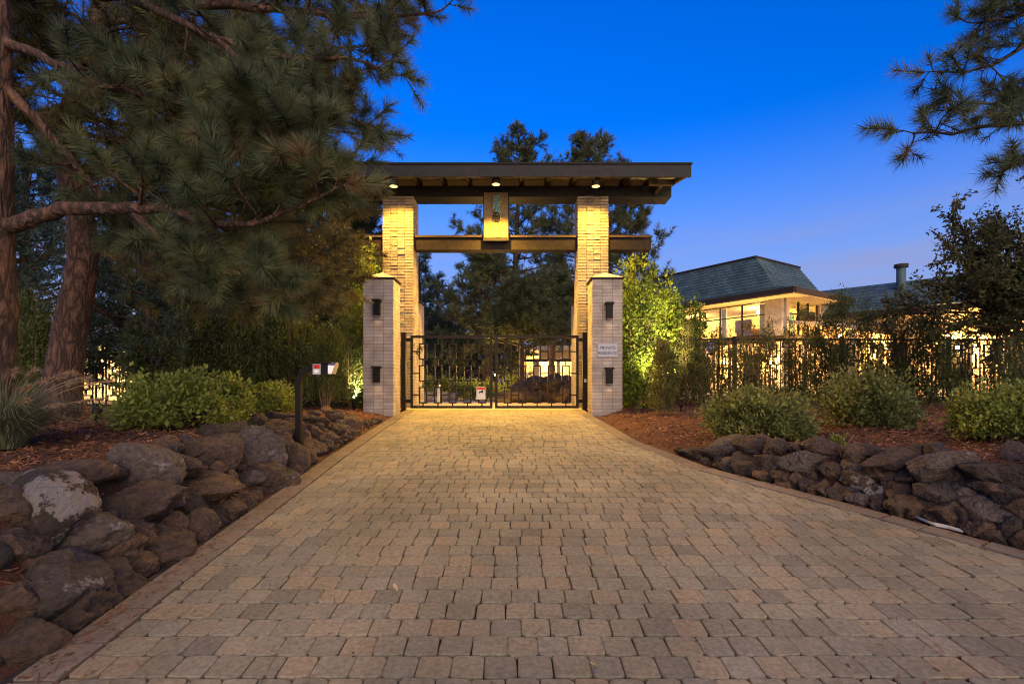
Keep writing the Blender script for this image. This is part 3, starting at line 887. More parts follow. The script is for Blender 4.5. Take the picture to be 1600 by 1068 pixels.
def text_mesh(body, size, name, align='CENTER'):
    c = bpy.data.curves.new(name, 'FONT')
    c.body = body; c.size = size; c.align_x = align; c.align_y = 'CENTER'; c.extrude = 0.0015; c.resolution_u = 3
    ob = bpy.data.objects.new(name, c); COL.objects.link(ob)
    dg = bpy.context.evaluated_depsgraph_get()
    me = bpy.data.meshes.new_from_object(ob.evaluated_get(dg))
    bpy.data.objects.remove(ob); bpy.data.curves.remove(c)
    me.name = name
    me.materials.clear()
    return me
def put_text(body, size, loc, mat, parent, name='lettering'):
    o = link(name, text_mesh(body, size, name), mat, parent)
    o.location = loc; o.rotation_euler = (R(90), 0, 0)
    return o
pq0, pq1 = at(933.5, 557.5, PY), at(964.5, 537, PY)
plq = thing('plaque', 'small pale plaque reading PRIVATE RESIDENCE on the brick pillar', 'plaque', ((pq0[0] + pq1[0]) / 2, PY, pq0[2]))
MB().box(pq0[0], pq1[0], PY - 0.02, PY - 0.0005, pq0[2], pq1[2]).build('board', 'plaque', plq)
mx_ = (pq0[0] + pq1[0]) / 2
put_text('PRIVATE', 0.085, (mx_, PY - 0.022, pq1[2] - 0.082), 'ink', plq)
put_text('RESIDENCE', 0.074, (mx_, PY - 0.022, pq0[2] + 0.075), 'ink', plq)

# ------------------------------------------------------------------ gate and fences
def rect_frame(cx, cz, w, h, y, t=0.018, d=0.03):
    mb = MB()
    mb.box(cx - w / 2, cx - w / 2 + t, y - d / 2, y + d / 2, cz - h / 2, cz + h / 2)
    mb.box(cx + w / 2 - t, cx + w / 2, y - d / 2, y + d / 2, cz - h / 2, cz + h / 2)
    mb.box(cx - w / 2 + t, cx + w / 2 - t, y - d / 2, y + d / 2, cz + h / 2 - t, cz + h / 2)
    mb.box(cx - w / 2 + t, cx + w / 2 - t, y - d / 2, y + d / 2, cz - h / 2, cz - h / 2 + t)
    return mb

def bar(x0, x1, z0, z1, y, root, name='bar', d=0.024, mat='bronze'):
    return MB().box(x0, x1, y - d / 2, y + d / 2, z0, z1).build(name, mat, root)

GYD = 11.3
def gz(py): return EYE + (600 - py) / 800 * GYD
def gx(px): return (px - 800) / 800 * GYD
def gate_leaf(x0, x1, cols, label, hinge):
    zb, zt = gz(637.5), gz(524)
    root = thing('gate_leaf', label, 'gate', ((x0 + x1) / 2, GYD, zb), 'double gate leaves')
    f = 0.055
    bar(x0, x1, zt - f, zt, GYD, root, 'top_rail', 0.05)
    bar(x0, x1, zb, zb + f, GYD, root, 'bottom_rail', 0.05)
    bar(x0, x0 + f, zb + f, zt - f, GYD, root, 'stile', 0.05)
    bar(x1 - f, x1, zb + f, zt - f, GYD, root, 'stile', 0.05)
    rows = [gz(549), gz(583), gz(617)]
    w, h, t = 0.178, 0.362, 0.027
    for r, cz in enumerate(rows):
        for i, cx in enumerate(cols):
            rect_frame(cx, cz, w, h, GYD, t, 0.04).build('rectangle', 'bronze', root)
            a = cx + w / 2
            b = cols[i + 1] - w / 2 if i + 1 < len(cols) else x1 - f
            bar(a, b, cz - t / 2, cz + t / 2, GYD, root, 'link')
            if i == 0:
                bar(x0 + f, cx - w / 2, cz - t / 2, cz + t / 2, GYD, root, 'link')
            top = zt - f if r == 0 else rows[r - 1] - h / 2
            bar(cx - t / 2, cx + t / 2, cz + h / 2, top, GYD, root, 'link')
            if r == 2:
                bar(cx - t / 2, cx + t / 2, zb + f, cz - h / 2, GYD, root, 'link')
    for zz in (zt - 0.09, zb + 0.16):
        hx = (x0 - 0.10, x0) if hinge < 0 else (x1, x1 + 0.10)
        MB().box(hx[0], hx[1], GYD - 0.025, GYD + 0.025, zz - 0.035, zz + 0.035).build('hinge', 'black_metal', root)
    return root
leafL = gate_leaf(gx(641.5), gx(769.5), [gx(p) for p in (661, 684.4, 707.3, 730.3, 753)], 'left gate leaf of dark rectangles with a warning sign', -1)
leafR = gate_leaf(gx(773.5), gx(904), [gx(p) for p in (793.3, 815.9, 839.2, 861.7, 884)], 'right gate leaf of dark rectangles without a sign', 1)
for px0, px1, lab in ((627.5, 634.5, 'dark square gate post beside the left brick pillar'), (910, 917, 'dark square gate post with a small white latch box')):
    x0, x1 = gx(px0), gx(px1)
    zb = float(g(GYD)) - 0.05
    root = thing('gate_post', lab, 'gate post', ((x0 + x1) / 2, GYD, zb), 'gate posts')
    MB().box(x0, x1, GYD - 0.055, GYD + 0.055, zb, gz(520.5)).build('post', 'bronze', root)
    MB().box(x0 - 0.006, x1 + 0.006, GYD - 0.06, GYD + 0.06, gz(520.5) + 0.001, gz(520.5) + 0.015).build('post_cap', 'bronze', root)
    zc = gz(594)
    MB().box(x0 + 0.03, x0 + 0.08, GYD - 0.075, GYD - 0.0555, zc - 0.04, zc + 0.03).build('latch_box', 'white' if px0 > 800 else 'black_metal', root)
sg0, sg1 = at(744.5, 623.5, GYD - 0.04), at(758.5, 604, GYD - 0.04)
sg = thing('warning_sign', 'small white notice with a red header hung on the gate', 'sign', ((sg0[0] + sg1[0]) / 2, GYD - 0.04, sg0[2]))
MB().box(sg0[0], sg1[0], GYD - 0.045, GYD - 0.026, sg0[2], sg1[2]).build('board', 'white', sg)
MB().box(sg0[0] + 0.012, sg1[0] - 0.012, GYD - 0.049, GYD - 0.0455, sg1[2] - 0.06, sg1[2] - 0.012).build('red_header', 'red', sg)
cxs = (sg0[0] + sg1[0]) / 2
sm = MB()
sm.box(cxs - 0.04, cxs + 0.01, GYD - 0.049, GYD - 0.0455, sg1[2] - 0.125, sg1[2] - 0.095)
sm.box(cxs + 0.011, cxs + 0.045, GYD - 0.049, GYD - 0.0455, sg1[2] - 0.125, sg1[2] - 0.072)
sm.box(cxs - 0.035, cxs - 0.022, GYD - 0.049, GYD - 0.0455, sg1[2] - 0.15, sg1[2] - 0.126)
sm.box(cxs + 0.02, cxs + 0.033, GYD - 0.049, GYD - 0.0455, sg1[2] - 0.15, sg1[2] - 0.126)
sm.build('pictogram', 'black_metal', sg)

def fence(x0, x1, y, label, zb, zt):
    root = thing('fence', label, 'fence', ((x0 + x1) / 2, y, zb))
    n = max(1, int(round((x1 - x0) / 2.3))); L = (x1 - x0) / n
    rg = random.Random(int(abs(x0) * 100))
    for k in range(n + 1):
        xx = x0 + k * L
        MB().box(xx - 0.035, xx + 0.035, y - 0.035, y + 0.035, zb - 0.3, zt + 0.05).build('post', 'bronze', root)
    for k in range(n):
        a, b = x0 + k * L + 0.036, x0 + (k + 1) * L - 0.036
        bar(a, b, zt - 0.04, zt, y, root, 'top_rail', 0.04)
        bar(a, b, zb + 0.08, zb + 0.12, y, root, 'bottom_rail', 0.04)
        m = 7; P = (b - a) / m
        zs0, zs1 = zb + 0.12, zt - 0.04
        for i in range(m):
            cx = a + (i + 0.5) * P
            zz = [zs0 + 0.25, zs0 + 0.71, zs0 + 1.17] if i % 2 == 0 else [zs0 + 0.13, zs0 + 0.48, zs0 + 0.94, zs0 + 1.3]
            h = [0.35, 0.35, 0.3] if i % 2 == 0 else [0.14, 0.35, 0.35, 0.12]
            for j, (cz, hh) in enumerate(zip(zz, h)):
                ww = 0.17 if hh > 0.2 else 0.26
                rect_frame(cx, cz, ww, hh, y, 0.026, 0.030 if hh > 0.2 else 0.036).build('rectangle', 'bronze', root)
                z_lo = zs0 if j == 0 else zz[j - 1] + h[j - 1] / 2
                bar(cx - 0.009, cx + 0.009, z_lo, cz - hh / 2, y, root, 'link')
                if j == len(zz) - 1: bar(cx - 0.009, cx + 0.009, cz + hh / 2, zs1, y, root, 'link')
                if hh > 0.2:
                    bar(cx + ww / 2, (cx + P / 2) if i < m - 1 else b, cz - 0.009, cz + 0.009, y, root, 'link')
                    bar((cx - P / 2) if i else a, cx - ww / 2, cz - 0.009, cz + 0.009, y, root, 'link')
            if i < m - 1:
                bar(cx + P / 2 - 0.009, cx + P / 2 + 0.009, zs0, zs1, y, root, 'bar')
    return root
fence(2.55, 12.0, GYD, 'dark geometric metal fence behind the shrubs right of the gate', 0.86, gz(529))
fence(-12.0, -3.5, GYD, 'dark geometric metal fence glimpsed behind the left pine trunk', 0.86, gz(526))
dp = at(1112, 543, GYD - 0.09)
ds = thing('yard_sign', 'round purple and white security sign on the right fence', 'sign', (dp[0], dp[1], dp[2] - 0.1))
MB().tube([(dp[0], dp[1], dp[2]), (dp[0], dp[1] + 0.012, dp[2])], 0.125, 8).build('disc', 'purple', ds)
MB().box(dp[0] - 0.08, dp[0] + 0.08, dp[1] - 0.004, dp[1] - 0.0005, dp[2] - 0.02, dp[2] + 0.03).build('white_band', 'white', ds)
MB().box(dp[0] - 0.012, dp[0] + 0.012, dp[1] + 0.0125, dp[1] + 0.06, dp[2] - 0.1, dp[2] + 0.1).build('bracket', 'bronze', ds)

# ------------------------------------------------------------------ mailbox, small things
mbp = at(467, 692, 5.75)
mb_root = thing('mailbox', 'mailbox on a curved dark post standing in the left rock wall', 'mailbox', (mbp[0], mbp[1], mbp[2] - 0.1))
x, yy, z = mbp
arc = [(x, yy, z - 0.25), (x, yy, z + 0.66)] + [(x + 0.2 - 0.2 * math.cos(t), yy, z + 0.66 + 0.2 * math.sin(t)) for t in np.linspace(0.15, math.pi / 2, 8)] + [(x + 0.34, yy, z + 0.86)]
pv = MB()
arc = np.array(arc)
w2 = 0.030
prev = None
for i in range(len(arc)):
    d = arc[min(i + 1, len(arc) - 1)] - arc[max(i - 1, 0)]; d /= np.linalg.norm(d)
    nr = np.array([-d[2], 0, d[0]]) * w2
    ring = [arc[i] - nr + (0, -w2, 0), arc[i] + nr + (0, -w2, 0), arc[i] + nr + (0, w2, 0), arc[i] - nr + (0, w2, 0)]
    pv.add(ring)
    if prev is not None:
        k = pv.n - 8
        pv.Q.append(np.array([(k + a, k + (a + 1) % 4, k + 4 + (a + 1) % 4, k + 4 + a) for a in range(4)]))
    prev = ring
pv.Q.append(np.array([(pv.n - 4, pv.n - 3, pv.n - 2, pv.n - 1)]))
pv.build('post', 'black_metal', mb_root)
bx0, bz0 = x + 0.18, z + 0.78
prof = [(-0.065, 0), (0.065, 0), (0.065, 0.075)] + [(0.065 * math.cos(t), 0.075 + 0.052 * math.sin(t)) for t in np.linspace(0.3, math.pi - 0.3, 7)] + [(-0.065, 0.075)]
def extrude_x(prof, xa, xb, y0, z0, shear=0.0):
    n = len(prof)
    V = [(xa, y0 + a, z0 + b) for a, b in prof] + [(xb + shear * b, y0 + a, z0 + b) for a, b in prof]
    m = MB()
    m.add(V, quads=[(i, (i + 1) % n, n + (i + 1) % n, n + i) for i in range(n)], tris=[(0, i, i + 1) for i in range(1, n - 1)][::-1] + [(n, n + i + 1, n + i) for i in range(1, n - 1)])
    return m
extrude_x(prof, bx0, bx0 + 0.19, yy, bz0 + 0.002).build('box', 'black_metal', mb_root)
extrude_x([(a * 1.05, b * 1.04) for a, b in prof], bx0 + 0.17, bx0 + 0.21, yy, bz0 - 0.004, 0.35).build('door', 'alu', mb_root)
MB().box(bx0 + 0.005, bx0 + 0.09, yy - 0.076, yy - 0.0665, bz0 - 0.01, bz0 + 0.105).build('label_plate', 'white', mb_root)
MB().box(bx0 + 0.012, bx0 + 0.083, yy - 0.079, yy - 0.0765, bz0 + 0.055, bz0 + 0.098).build('red_label', 'red', mb_root)
MB().box(bx0 + 0.025, bx0 + 0.07, yy - 0.079, yy - 0.0765, bz0 + 0.01, bz0 + 0.04).build('flag', 'alu', mb_root)

def spot_fixture(px, py, Y, label, aim=None, energy=0, zf=bed_left):
    p = at(px, py, Y); p[2] = float(zf(np.array([p[0]]), np.array([Y]))[0])
    root = thing('garden_spotlight', label, 'spotlight', tuple(p), 'garden spotlights')
    MB().tube([(p[0], p[1], p[2] - 0.08), (p[0], p[1], p[2] + 0.10)], 0.012, 8).build('stake', 'black_metal', root)
    a = np.array(aim if aim is not None else (p[0], p[1] + 0.2, p[2] + 1.2)) - p; a /= np.linalg.norm(a)
    c = p + np.array([0, 0, 0.13])
    MB().tube([c - a * 0.06, c - a * 0.04, c + a * 0.06, c + a * 0.10], [0.022, 0.042, 0.042, 0.048], 12).build('head', 'black_metal', root)
    if energy:
        th = np.arange(14) * 2 * math.pi / 14
        A = np.cross(a, (0.3, 0.1, 0.9)); A /= np.linalg.norm(A); B = np.cross(a, A)
        MB().poly([c + a * 0.102 + 0.038 * (math.cos(t) * A + math.sin(t) * B) for t in th]).build('lens', 'lamp', root)
        ld = bpy.data.lights.new('spot_beam', 'SPOT'); ld.energy = energy; ld.color = (1.0, 0.78, 0.35); ld.spot_size = R(66); ld.spot_blend = 0.9; ld.shadow_soft_size = 0.04
        lo = bpy.data.objects.new('spot_beam', ld); COL.objects.link(lo); lo.parent = root
        lo.location = Vector(c - p + a * 0.11)
        lo.rotation_euler = Vector(a).to_track_quat('-Z', 'Y').to_euler()
    return root
spot_fixture(151, 652, 5.0, 'black garden spotlight in the mulch beside the left leafy bush')
spot_fixture(12, 685, 4.0, 'black garden spotlight beside the ornamental grass at the left')
spot_fixture(553, 645, 10.45, 'garden spotlight lighting the leafy shrubs left of the gate', (-3.35, 12.0, 3.6), 420)
spot_fixture(1064, 652, 9.5, 'garden spotlight lighting the leafy shrubs right of the gate', (2.9, 11.4, 3.0), 560, bed_right)

wp = [at(1436, 814, 3.86), at(1462, 824, 3.72), at(1480, 826, 3.68), at(1505, 833, 3.60)]
mbs = MB()
for i in range(3):
    a, b = wp[i], wp[i + 1]
    n_ = np.array([0.0, 0.035, 0.01]); u_ = np.array([0, 0, 0.012])
    a[2] = float(g(a[1])) + 0.012; b[2] = float(g(b[1])) + 0.012
    V = [a, b, b + n_, a + n_, a + u_, b + u_, b + n_ + u_, a + n_ + u_]
    mbs.add(V, quads=[(3, 2, 1, 0), (4, 5, 6, 7), (0, 1, 5, 4), (1, 2, 6, 5), (2, 3, 7, 6), (3, 0, 4, 7)])
tag(mbs.build('edging_strip', 'plastic'), 'white plastic strip lying at the foot of the right rocks', 'strip')

def dry_leaf(px, py, label, s=0.03):
    for Y in np.linspace(1.5, 10, 1500):
        p = at(px, py, Y)
        if p[2] <= g(Y) + 0.012: break
    a = random.uniform(0, 6)
    d = np.array([math.cos(a), math.sin(a), 0.25]) * s; e = np.array([-math.sin(a), math.cos(a), 0.1]) * s * 0.45
    u = np.array([0, 0, 0.006])
    V = [p - d, p - d * .3 - e + u, p + d * .4 - e * .8 + u, p + d + u * 2, p + d * .4 + e * .8 + u * 1.5, p - d * .3 + e + u * 1.5, p + d * 0.1]
    m = MB().add(V, tris=[(0, 1, 6), (1, 2, 6), (2, 3, 6), (3, 4, 6), (4, 5, 6), (5, 0, 6)])
    tag(m.build('fallen_leaf', 'dry_leaf'), label, 'leaf', 'leaves fallen on the drive')
dry_leaf(618, 918, 'pale dry leaf lying on the middle of the paver drive')
dry_leaf(925, 1037, 'tiny brown leaf on the nearest pavers of the drive', 0.02)
dry_leaf(1330, 813, 'dark curled leaf on the right half of the drive', 0.03)

# ------------------------------------------------------------------ vegetation helpers
def unit(a):
    return a / (np.linalg.norm(a, axis=-1, keepdims=True) + 1e-9)

def needle_arrays(base, d, length, width, rg):
    """thin triangles from base along d"""
    n = len(base)
    s = unit(np.cross(d, rg.normal(size=(n, 3)))) * (width / 2)
    L = (length * rg.uniform(0.75, 1.15, n))[:, None]
    V = np.stack([base - s, base + s, base + d * L], 1).reshape(-1, 3)
    return V

class Pine:
    """wood tubes and needle triangles of one conifer"""
    def __init__(self, seed, nlen=0.12, nwid=0.0045, per=110, twig=0.20, k=5):
        self.rg = np.random.default_rng(seed); self.wood = MB(); self.NV = []; self.NT = []
        self.nlen, self.nwid, self.per, self.twig, self.k = nlen, nwid, per, twig, k
    def tuft(self, p0, p1, tone, dens=1.0):
        rg = self.rg; fz = rg.uniform(0.55, 1.15); n = max(4, int(self.per * dens * fz))
        t = rg.random(n) ** 0.7
        ax = unit(p1 - p0)
        base = p0 + (p1 - p0) * t[:, None]
        sp = rg.normal(size=(n, 3)); sp -= (sp @ ax)[:, None] * ax
        ang = np.where(t > 0.9, rg.uniform(0.1, 1.0, n), rg.uniform(0.7, 1.25, n))
        d = unit(ax * np.cos(ang)[:, None] + unit(sp) * np.sin(ang)[:, None] + np.array([0, 0, -0.06]))
        self.NV.append(needle_arrays(base, d, self.nlen * (0.6 + 0.42 * fz), self.nwid, rg))
        tn = np.clip(tone + rg.normal(0, 0.13, n), 0, 1)
        self.NT.append(np.repeat(tn, 3))
    def limb(self, pts, r0, r1, n_side, side_len, twigs=4, start=0.3, flat=0.5, up=0.25, dens=1.0, tone=0.5, kk=None):
        rg = self.rg
        P = np.asarray(pts, dtype=float)
        # smooth resample
        seg = np.linalg.norm(np.diff(P, axis=0), axis=1); s = np.concatenate([[0], np.cumsum(seg)])
        ts = np.linspace(0, s[-1], max(6, 3 * len(P)))
        Q = np.stack([np.interp(ts, s, P[:, i]) for i in range(3)], -1)
        Q[1:-1] = 0.25 * Q[:-2] + 0.5 * Q[1:-1] + 0.25 * Q[2:]
        Q[1:-1] += rg.normal(0, 0.012 * s[-1] / 3, Q[1:-1].shape)
        self.wood.tube(Q, np.linspace(r0, r1, len(Q)), kk or self.k)
        T = unit(np.gradient(Q, axis=0))
        for i in range(n_side):
            t = start + (1 - start) * (i + rg.random()) / n_side
            f = t * (len(Q) - 1); a = min(int(f), len(Q) - 2); fr = f - a
            b = Q[a] * (1 - fr) + Q[a + 1] * fr
            tg = T[a]
            side = unit(np.cross(tg, np.array([0, 0, 1.0]))) * (1 if i % 2 else -1)
            v = rg.normal(size=3) * np.array([1, 1, flat]) * 0.5
            d = unit(tg * rg.uniform(0.5, 1.0) + side * rg.uniform(0.5, 1.1) + v + np.array([0, 0, up * 0.5]))
            L = side_len * (1.15 - 0.65 * t) * rg.uniform(0.6, 1.25)
            self.branch(b, d, L, (r0 + (r1 - r0) * t) * 0.45, twigs, up, dens, tone)
        self.branch(Q[-1], T[-1], side_len * 0.5, r1 * 0.9, max(2, twigs - 1), up, dens, tone)
    def branch(self, b, d, L, r, twigs, up, dens, tone):
        rg = self.rg
        m = 4
        pts = [b]
        dd = d.copy()
        for q in range(m):
            dd = unit(dd + rg.normal(0, 0.13, 3) + np.array([0, 0, up * 0.22]))
            pts.append(pts[-1] + dd * L / m)
        pts = np.array(pts)
        self.wood.tube(pts, np.linspace(max(r, 0.006), 0.004, len(pts)), 4, cap=False)
        for q in range(twigs):
            t = 0.3 + 0.7 * (q + rg.random()) / twigs
            f = min(t, 0.999) * m; a = int(f); fr = f - a
            p = pts[a] * (1 - fr) + pts[a + 1] * fr
            ax = unit(pts[a + 1] - pts[a])
            v = rg.normal(size=3) * 0.75
            td = unit(ax + v + np.array([0, 0, up]))
            tl = self.twig * rg.uniform(0.7, 1.3)
            e = p + td * tl
            self.wood.tube(np.array([p, e]), [0.005, 0.003], 3, cap=False)
            self.tuft(p + td * tl * 0.25, e, tone + rg.normal(0, 0.24), dens)
        self.tuft(pts[-2], pts[-1] + dd * 0.02, tone + rg.normal(0, 0.24), dens)
    def build(self, root, mat, bark='twig', trunk=None, trunk_mat='bark'):
        if trunk is not None: trunk.build('trunk', trunk_mat, root, True)
        self.wood.build('branches', bark, root, True)
        V = np.vstack(self.NV); n = len(V) // 3
        return link('crown', np_mesh('crown', V, np.arange(3 * n).reshape(-1, 3), None, np.concatenate(self.NT)), mat, root)

def trunk_tube(P, r, k=14, lump=0.06, seed=0):
    P = np.asarray(P, float); seg = np.linalg.norm(np.diff(P, axis=0), axis=1); s = np.concatenate([[0], np.cumsum(seg)])
    ts = np.linspace(0, s[-1], max(12, int(s[-1] / 0.12)))
    Q = np.stack([np.interp(ts, s, P[:, i]) for i in range(3)], -1)
    for _ in range(4): Q[1:-1] = 0.25 * Q[:-2] + 0.5 * Q[1:-1] + 0.25 * Q[2:]
    rr = np.interp(ts, s, np.asarray(r, float))
    rg = np.random.default_rng(seed)
    rr = rr * (1 + lump * rg.normal(0, 0.6, len(rr)))
    mb = MB().tube(Q, rr, k)
    mb.V[0] = mb.V[0] + rg.normal(0, lump * 0.12 * rr.mean(), mb.V[0].shape)
    return mb

def leaves(P, size, rg, up=0.3, aspect=0.55, out=None):
    n = len(P)
    d = unit(rg.normal(size=(n, 3)) + (out if out is not None else 0) + np.array([0, 0, up]))
    s = unit(np.cross(d, rg.normal(size=(n, 3))))
    L = (size * rg.uniform(0.6, 1.3, n))[:, None]
    nr = np.cross(d, s)
    a = P; b = P + d * L * 0.5 + s * L * aspect * 0.5; c = P + d * L - nr * L * 0.12; e = P + d * L * 0.5 - s * L * aspect * 0.5
    return np.stack([a, b, c, e], 1).reshape(-1, 3)

def leaf_obj(name, P, size, rg, tone, mat, root, **kw):
    V = leaves(P, size, rg, **kw)
    return link(name, np_mesh(name, V, None, np.arange(len(V)).reshape(-1, 4), np.repeat(np.clip(tone, 0, 1), 4)), mat, root)

def bush(base, rx, ry, h, label, seed, mat='bush', n=9000, size=0.035, clumps=90, sink=0.25, rough=0.16, cat='bush', name='bush'):
    rg = np.random.default_rng(seed)
    root = thing(name, label, cat, tuple(base))
    u = unit(rg.normal(size=(clumps, 3))); u[:, 2] = np.abs(u[:, 2]) * 1.0 - 0.15
    u = unit(u)
    rad = 0.66 + 0.62 * rg.random(clumps) ** 1.6
    C = np.array(base) + np.array([0, 0, h * sink]) + u * rad[:, None] * np.array([rx, ry, h * (1 - sink)])
    st = MB()
    for c in C[::2]:
        mid = (np.array(base) + c) / 2 + rg.normal(0, 0.04, 3) + np.array([0, 0, 0.05])
        b0 = np.array(base) + np.array([rg.normal(0, 0.06), rg.normal(0, 0.06), -0.04])
        st.tube(np.array([b0, mid, c]), [0.010, 0.007, 0.003], 4, cap=False)
    st.build('stems', 'stem', root, True)
    k = rg.integers(0, clumps, n)
    cs = (rg.uniform(0.6, 1.4, clumps) * rough * (rx + h) / 1.6)
    P = C[k] + rg.normal(size=(n, 3)) * cs[k][:, None] * np.array([1, 1, 0.75])
    ctone = rg.uniform(0.3, 1.0, clumps)
    rel = (P[:, 2] - base[2]) / h
    ok = rel > 0.02
    P, k = P[ok], k[ok]
    tone = ctone[k] + rg.normal(0, 0.14, len(P))
    size = size * rg.choice([0.6, 0.85, 1.0, 1.2], len(P))
    leaf_obj('foliage', P, size, rg, tone, mat, root, up=0.4, out=unit(P - np.array(base) - np.array([0, 0, h * 0.3])) * 0.9)
    return root

def column_shrub(base, r, h, label, seed, mat='juniper', n=7000, size=0.06, shape='cone', aspect=0.3, gap=0.25, cat='evergreen', name='upright_evergreen', stems=5, up=1.3):
    """upright shrub: ascending stems with leafy clumps around them"""
    rg = np.random.default_rng(seed)
    root = thing(name, label, cat, tuple(base))
    base = np.array(base, float)
    st = MB(); C = []; ct = []
    for s in range(stems):
        a = rg.uniform(0, 6.28); ro = r * (0.15 + 0.55 * rg.random())
        hh = h * (0.7 + 0.3 * rg.random()) if s else h
        if s == 0: ro = 0.02
        top = base + np.array([ro * math.cos(a), ro * math.sin(a), hh])
        mid = base + np.array([ro * 1.2 * math.cos(a), ro * 1.2 * math.sin(a), hh * 0.45])
        b0 = base + np.array([0.12 * ro * math.cos(a), 0.12 * ro * math.sin(a), -0.05])
        pts = np.array([b0, mid, top]); tt = np.linspace(0, 1, 7)
        cv = np.outer((1 - tt) ** 2, b0) + np.outer(2 * tt * (1 - tt), mid) + np.outer(tt ** 2, top)
        st.tube(cv, np.linspace(0.02, 0.004, 7) * (h / 2) ** 0.5, 5, cap=False)
        for q in range(int(34 * h / 2)):
            t = gap + (1 - gap) * rg.random()
            f = min(t * 6, 5.999); i = int(f); p = cv[i] + (cv[i + 1] - cv[i]) * (f - i)
            prof = (1 - t) ** 0.6 if shape == 'cone' else math.sin(math.pi * min(1, 0.12 + 0.86 * t)) ** 0.6
            C.append(p + rg.normal(size=3) * np.array([1, 1, 0.5]) * r * 0.42 * (0.25 + prof)); ct.append(rg.uniform(0.15, 0.85))
    st.build('stems', 'stem', root, True)
    C = np.array(C); ct = np.array(ct)
    k = rg.integers(0, len(C), n)
    P = C[k] + rg.normal(size=(n, 3)) * r * np.array([0.16, 0.16, 0.2])
    ok = P[:, 2] > base[2] + 0.03
    P, k = P[ok], k[ok]
    ax = base + np.array([0, 0, h * 0.4])
    out = unit((P - ax) * np.array([1, 1, 0.3]))
    leaf_obj('foliage', P, size, rg, ct[k] + rg.normal(0, 0.13, len(P)), mat, root, up=up, aspect=aspect, out=out * 0.7)
    return root

def bl(x, y): return float(bed_left(np.array([x]), np.array([y]))[0])
def br(x, y): return float(bed_right(np.array([x]), np.array([y]))[0])

# ------------------------------------------------------------------ near pines on the left
# pine whose trunk stands at the left edge of the picture
tp = Pine(21, 0.13, 0.0042, 230, 0.19)
Y1 = 3.9
base1 = np.array([-4.02, Y1, bl(-4.02, Y1) - 0.1])
root1 = thing('pine_tree', 'near pine with its trunk at the left picture edge and a long bare limb', 'pine tree', tuple(base1))
tr1 = trunk_tube([base1, at(-8, 500, Y1), at(-14, 340, Y1), at(-10, 180, Y1), at(-12, 0, Y1), at(-30, -260, Y1)], [0.17, 0.135, 0.13, 0.115, 0.105, 0.08], 16, 0.05, 3)
def L(pts): return [at(*p) for p in pts]
# the bare limb
tp.limb(L([(-4, 352, 3.9), (50, 340, 3.88), (130, 325, 3.82), (200, 326, 3.75), (280, 322, 3.68), (370, 300, 3.6), (450, 270, 3.55), (495, 265, 3.5)]), 0.062, 0.016, 20, 0.55, 4, 0.42, 0.9, 0.35, 1.0, 0.5, 10)
tp.limb(L([(250, 324, 3.72), (330, 350, 3.6), (400, 350, 3.5), (460, 325, 3.45), (505, 305, 3.4)]), 0.035, 0.012, 14, 0.45, 4, 0.2, 0.9, 0.3, 1.0, 0.5)
tp.limb(L([(300, 318, 3.68), (350, 260, 3.5), (390, 220, 3.4), (410, 190, 3.35)]), 0.03, 0.012, 9, 0.38, 4, 0.3, 0.9, 0.5, 1.1, 0.55)
tp.limb(L([(380, 300, 3.6), (450, 240, 3.5), (490, 215, 3.45)]), 0.028, 0.010, 8, 0.36, 4, 0.2, 0.9, 0.5, 1.1, 0.5)
tp.limb(L([(210, 335, 3.75), (240, 365, 3.7), (275, 393, 3.65), (340, 420, 3.6), (420, 440, 3.55)]), 0.03, 0.010, 12, 0.42, 4, 0.3, 0.8, 0.2, 1.0, 0.45)
# branches slanting down from the trunk
tp.limb(L([(0, 130, 3.9), (60, 190, 4.0), (110, 250, 4.1), (170, 320, 4.2), (230, 380, 4.3)]), 0.045, 0.015, 10, 0.5, 4, 0.35, 0.8, 0.2, 0.9, 0.4)
tp.limb(L([(0, 60, 3.9), (70, 90, 3.85), (150, 130, 3.8), (230, 150, 3.75), (310, 170, 3.7)]), 0.04, 0.012, 14, 0.5, 4, 0.25, 0.8, 0.2, 0.9, 0.45)
tp.limb(L([(0, -40, 3.9), (120, -20, 4.0), (260, 10, 4.1), (400, 10, 4.2), (520, 25, 4.3), (610, 28, 4.35), (680, 20, 4.4)]), 0.055, 0.012, 20, 0.5, 4, 0.25, 0.8, 0.1, 0.9, 0.45)
tp.limb(L([(200, -10, 4.05), (330, 60, 4.0), (450, 90, 4.0), (560, 90, 4.0), (600, 110, 4.0)]), 0.035, 0.010, 16, 0.48, 4, 0.2, 0.8, 0.1, 0.9, 0.42)
tp.limb(L([(330, 55, 4.0), (420, 130, 3.9), (500, 165, 3.85), (560, 190, 3.8)]), 0.028, 0.010, 12, 0.45, 4, 0.2, 0.8, 0.2, 0.9, 0.42)
# boughs on the far side of the trunk, outside the frame
for pts in ([(-10, 60, 3.9), (-120, 30, 3.9), (-260, 20, 4.0)], [(-12, -60, 3.9), (-140, -90, 4.1), (-260, -110, 4.2)], [(-14, 220, 3.9), (-130, 200, 4.0), (-230, 190, 4.2)], [(-20, -160, 3.9), (60, -220, 4.0), (180, -240, 4.2)], [(-26, -230, 3.9), (-60, -330, 3.9), (-70, -420, 3.9)]):
    tp.limb(L(pts), 0.035, 0.01, 12, 0.45, 4, 0.3, 0.8, 0.2, 0.6, 0.45)
tp.build(root1, 'needle', 'bark', tr1)

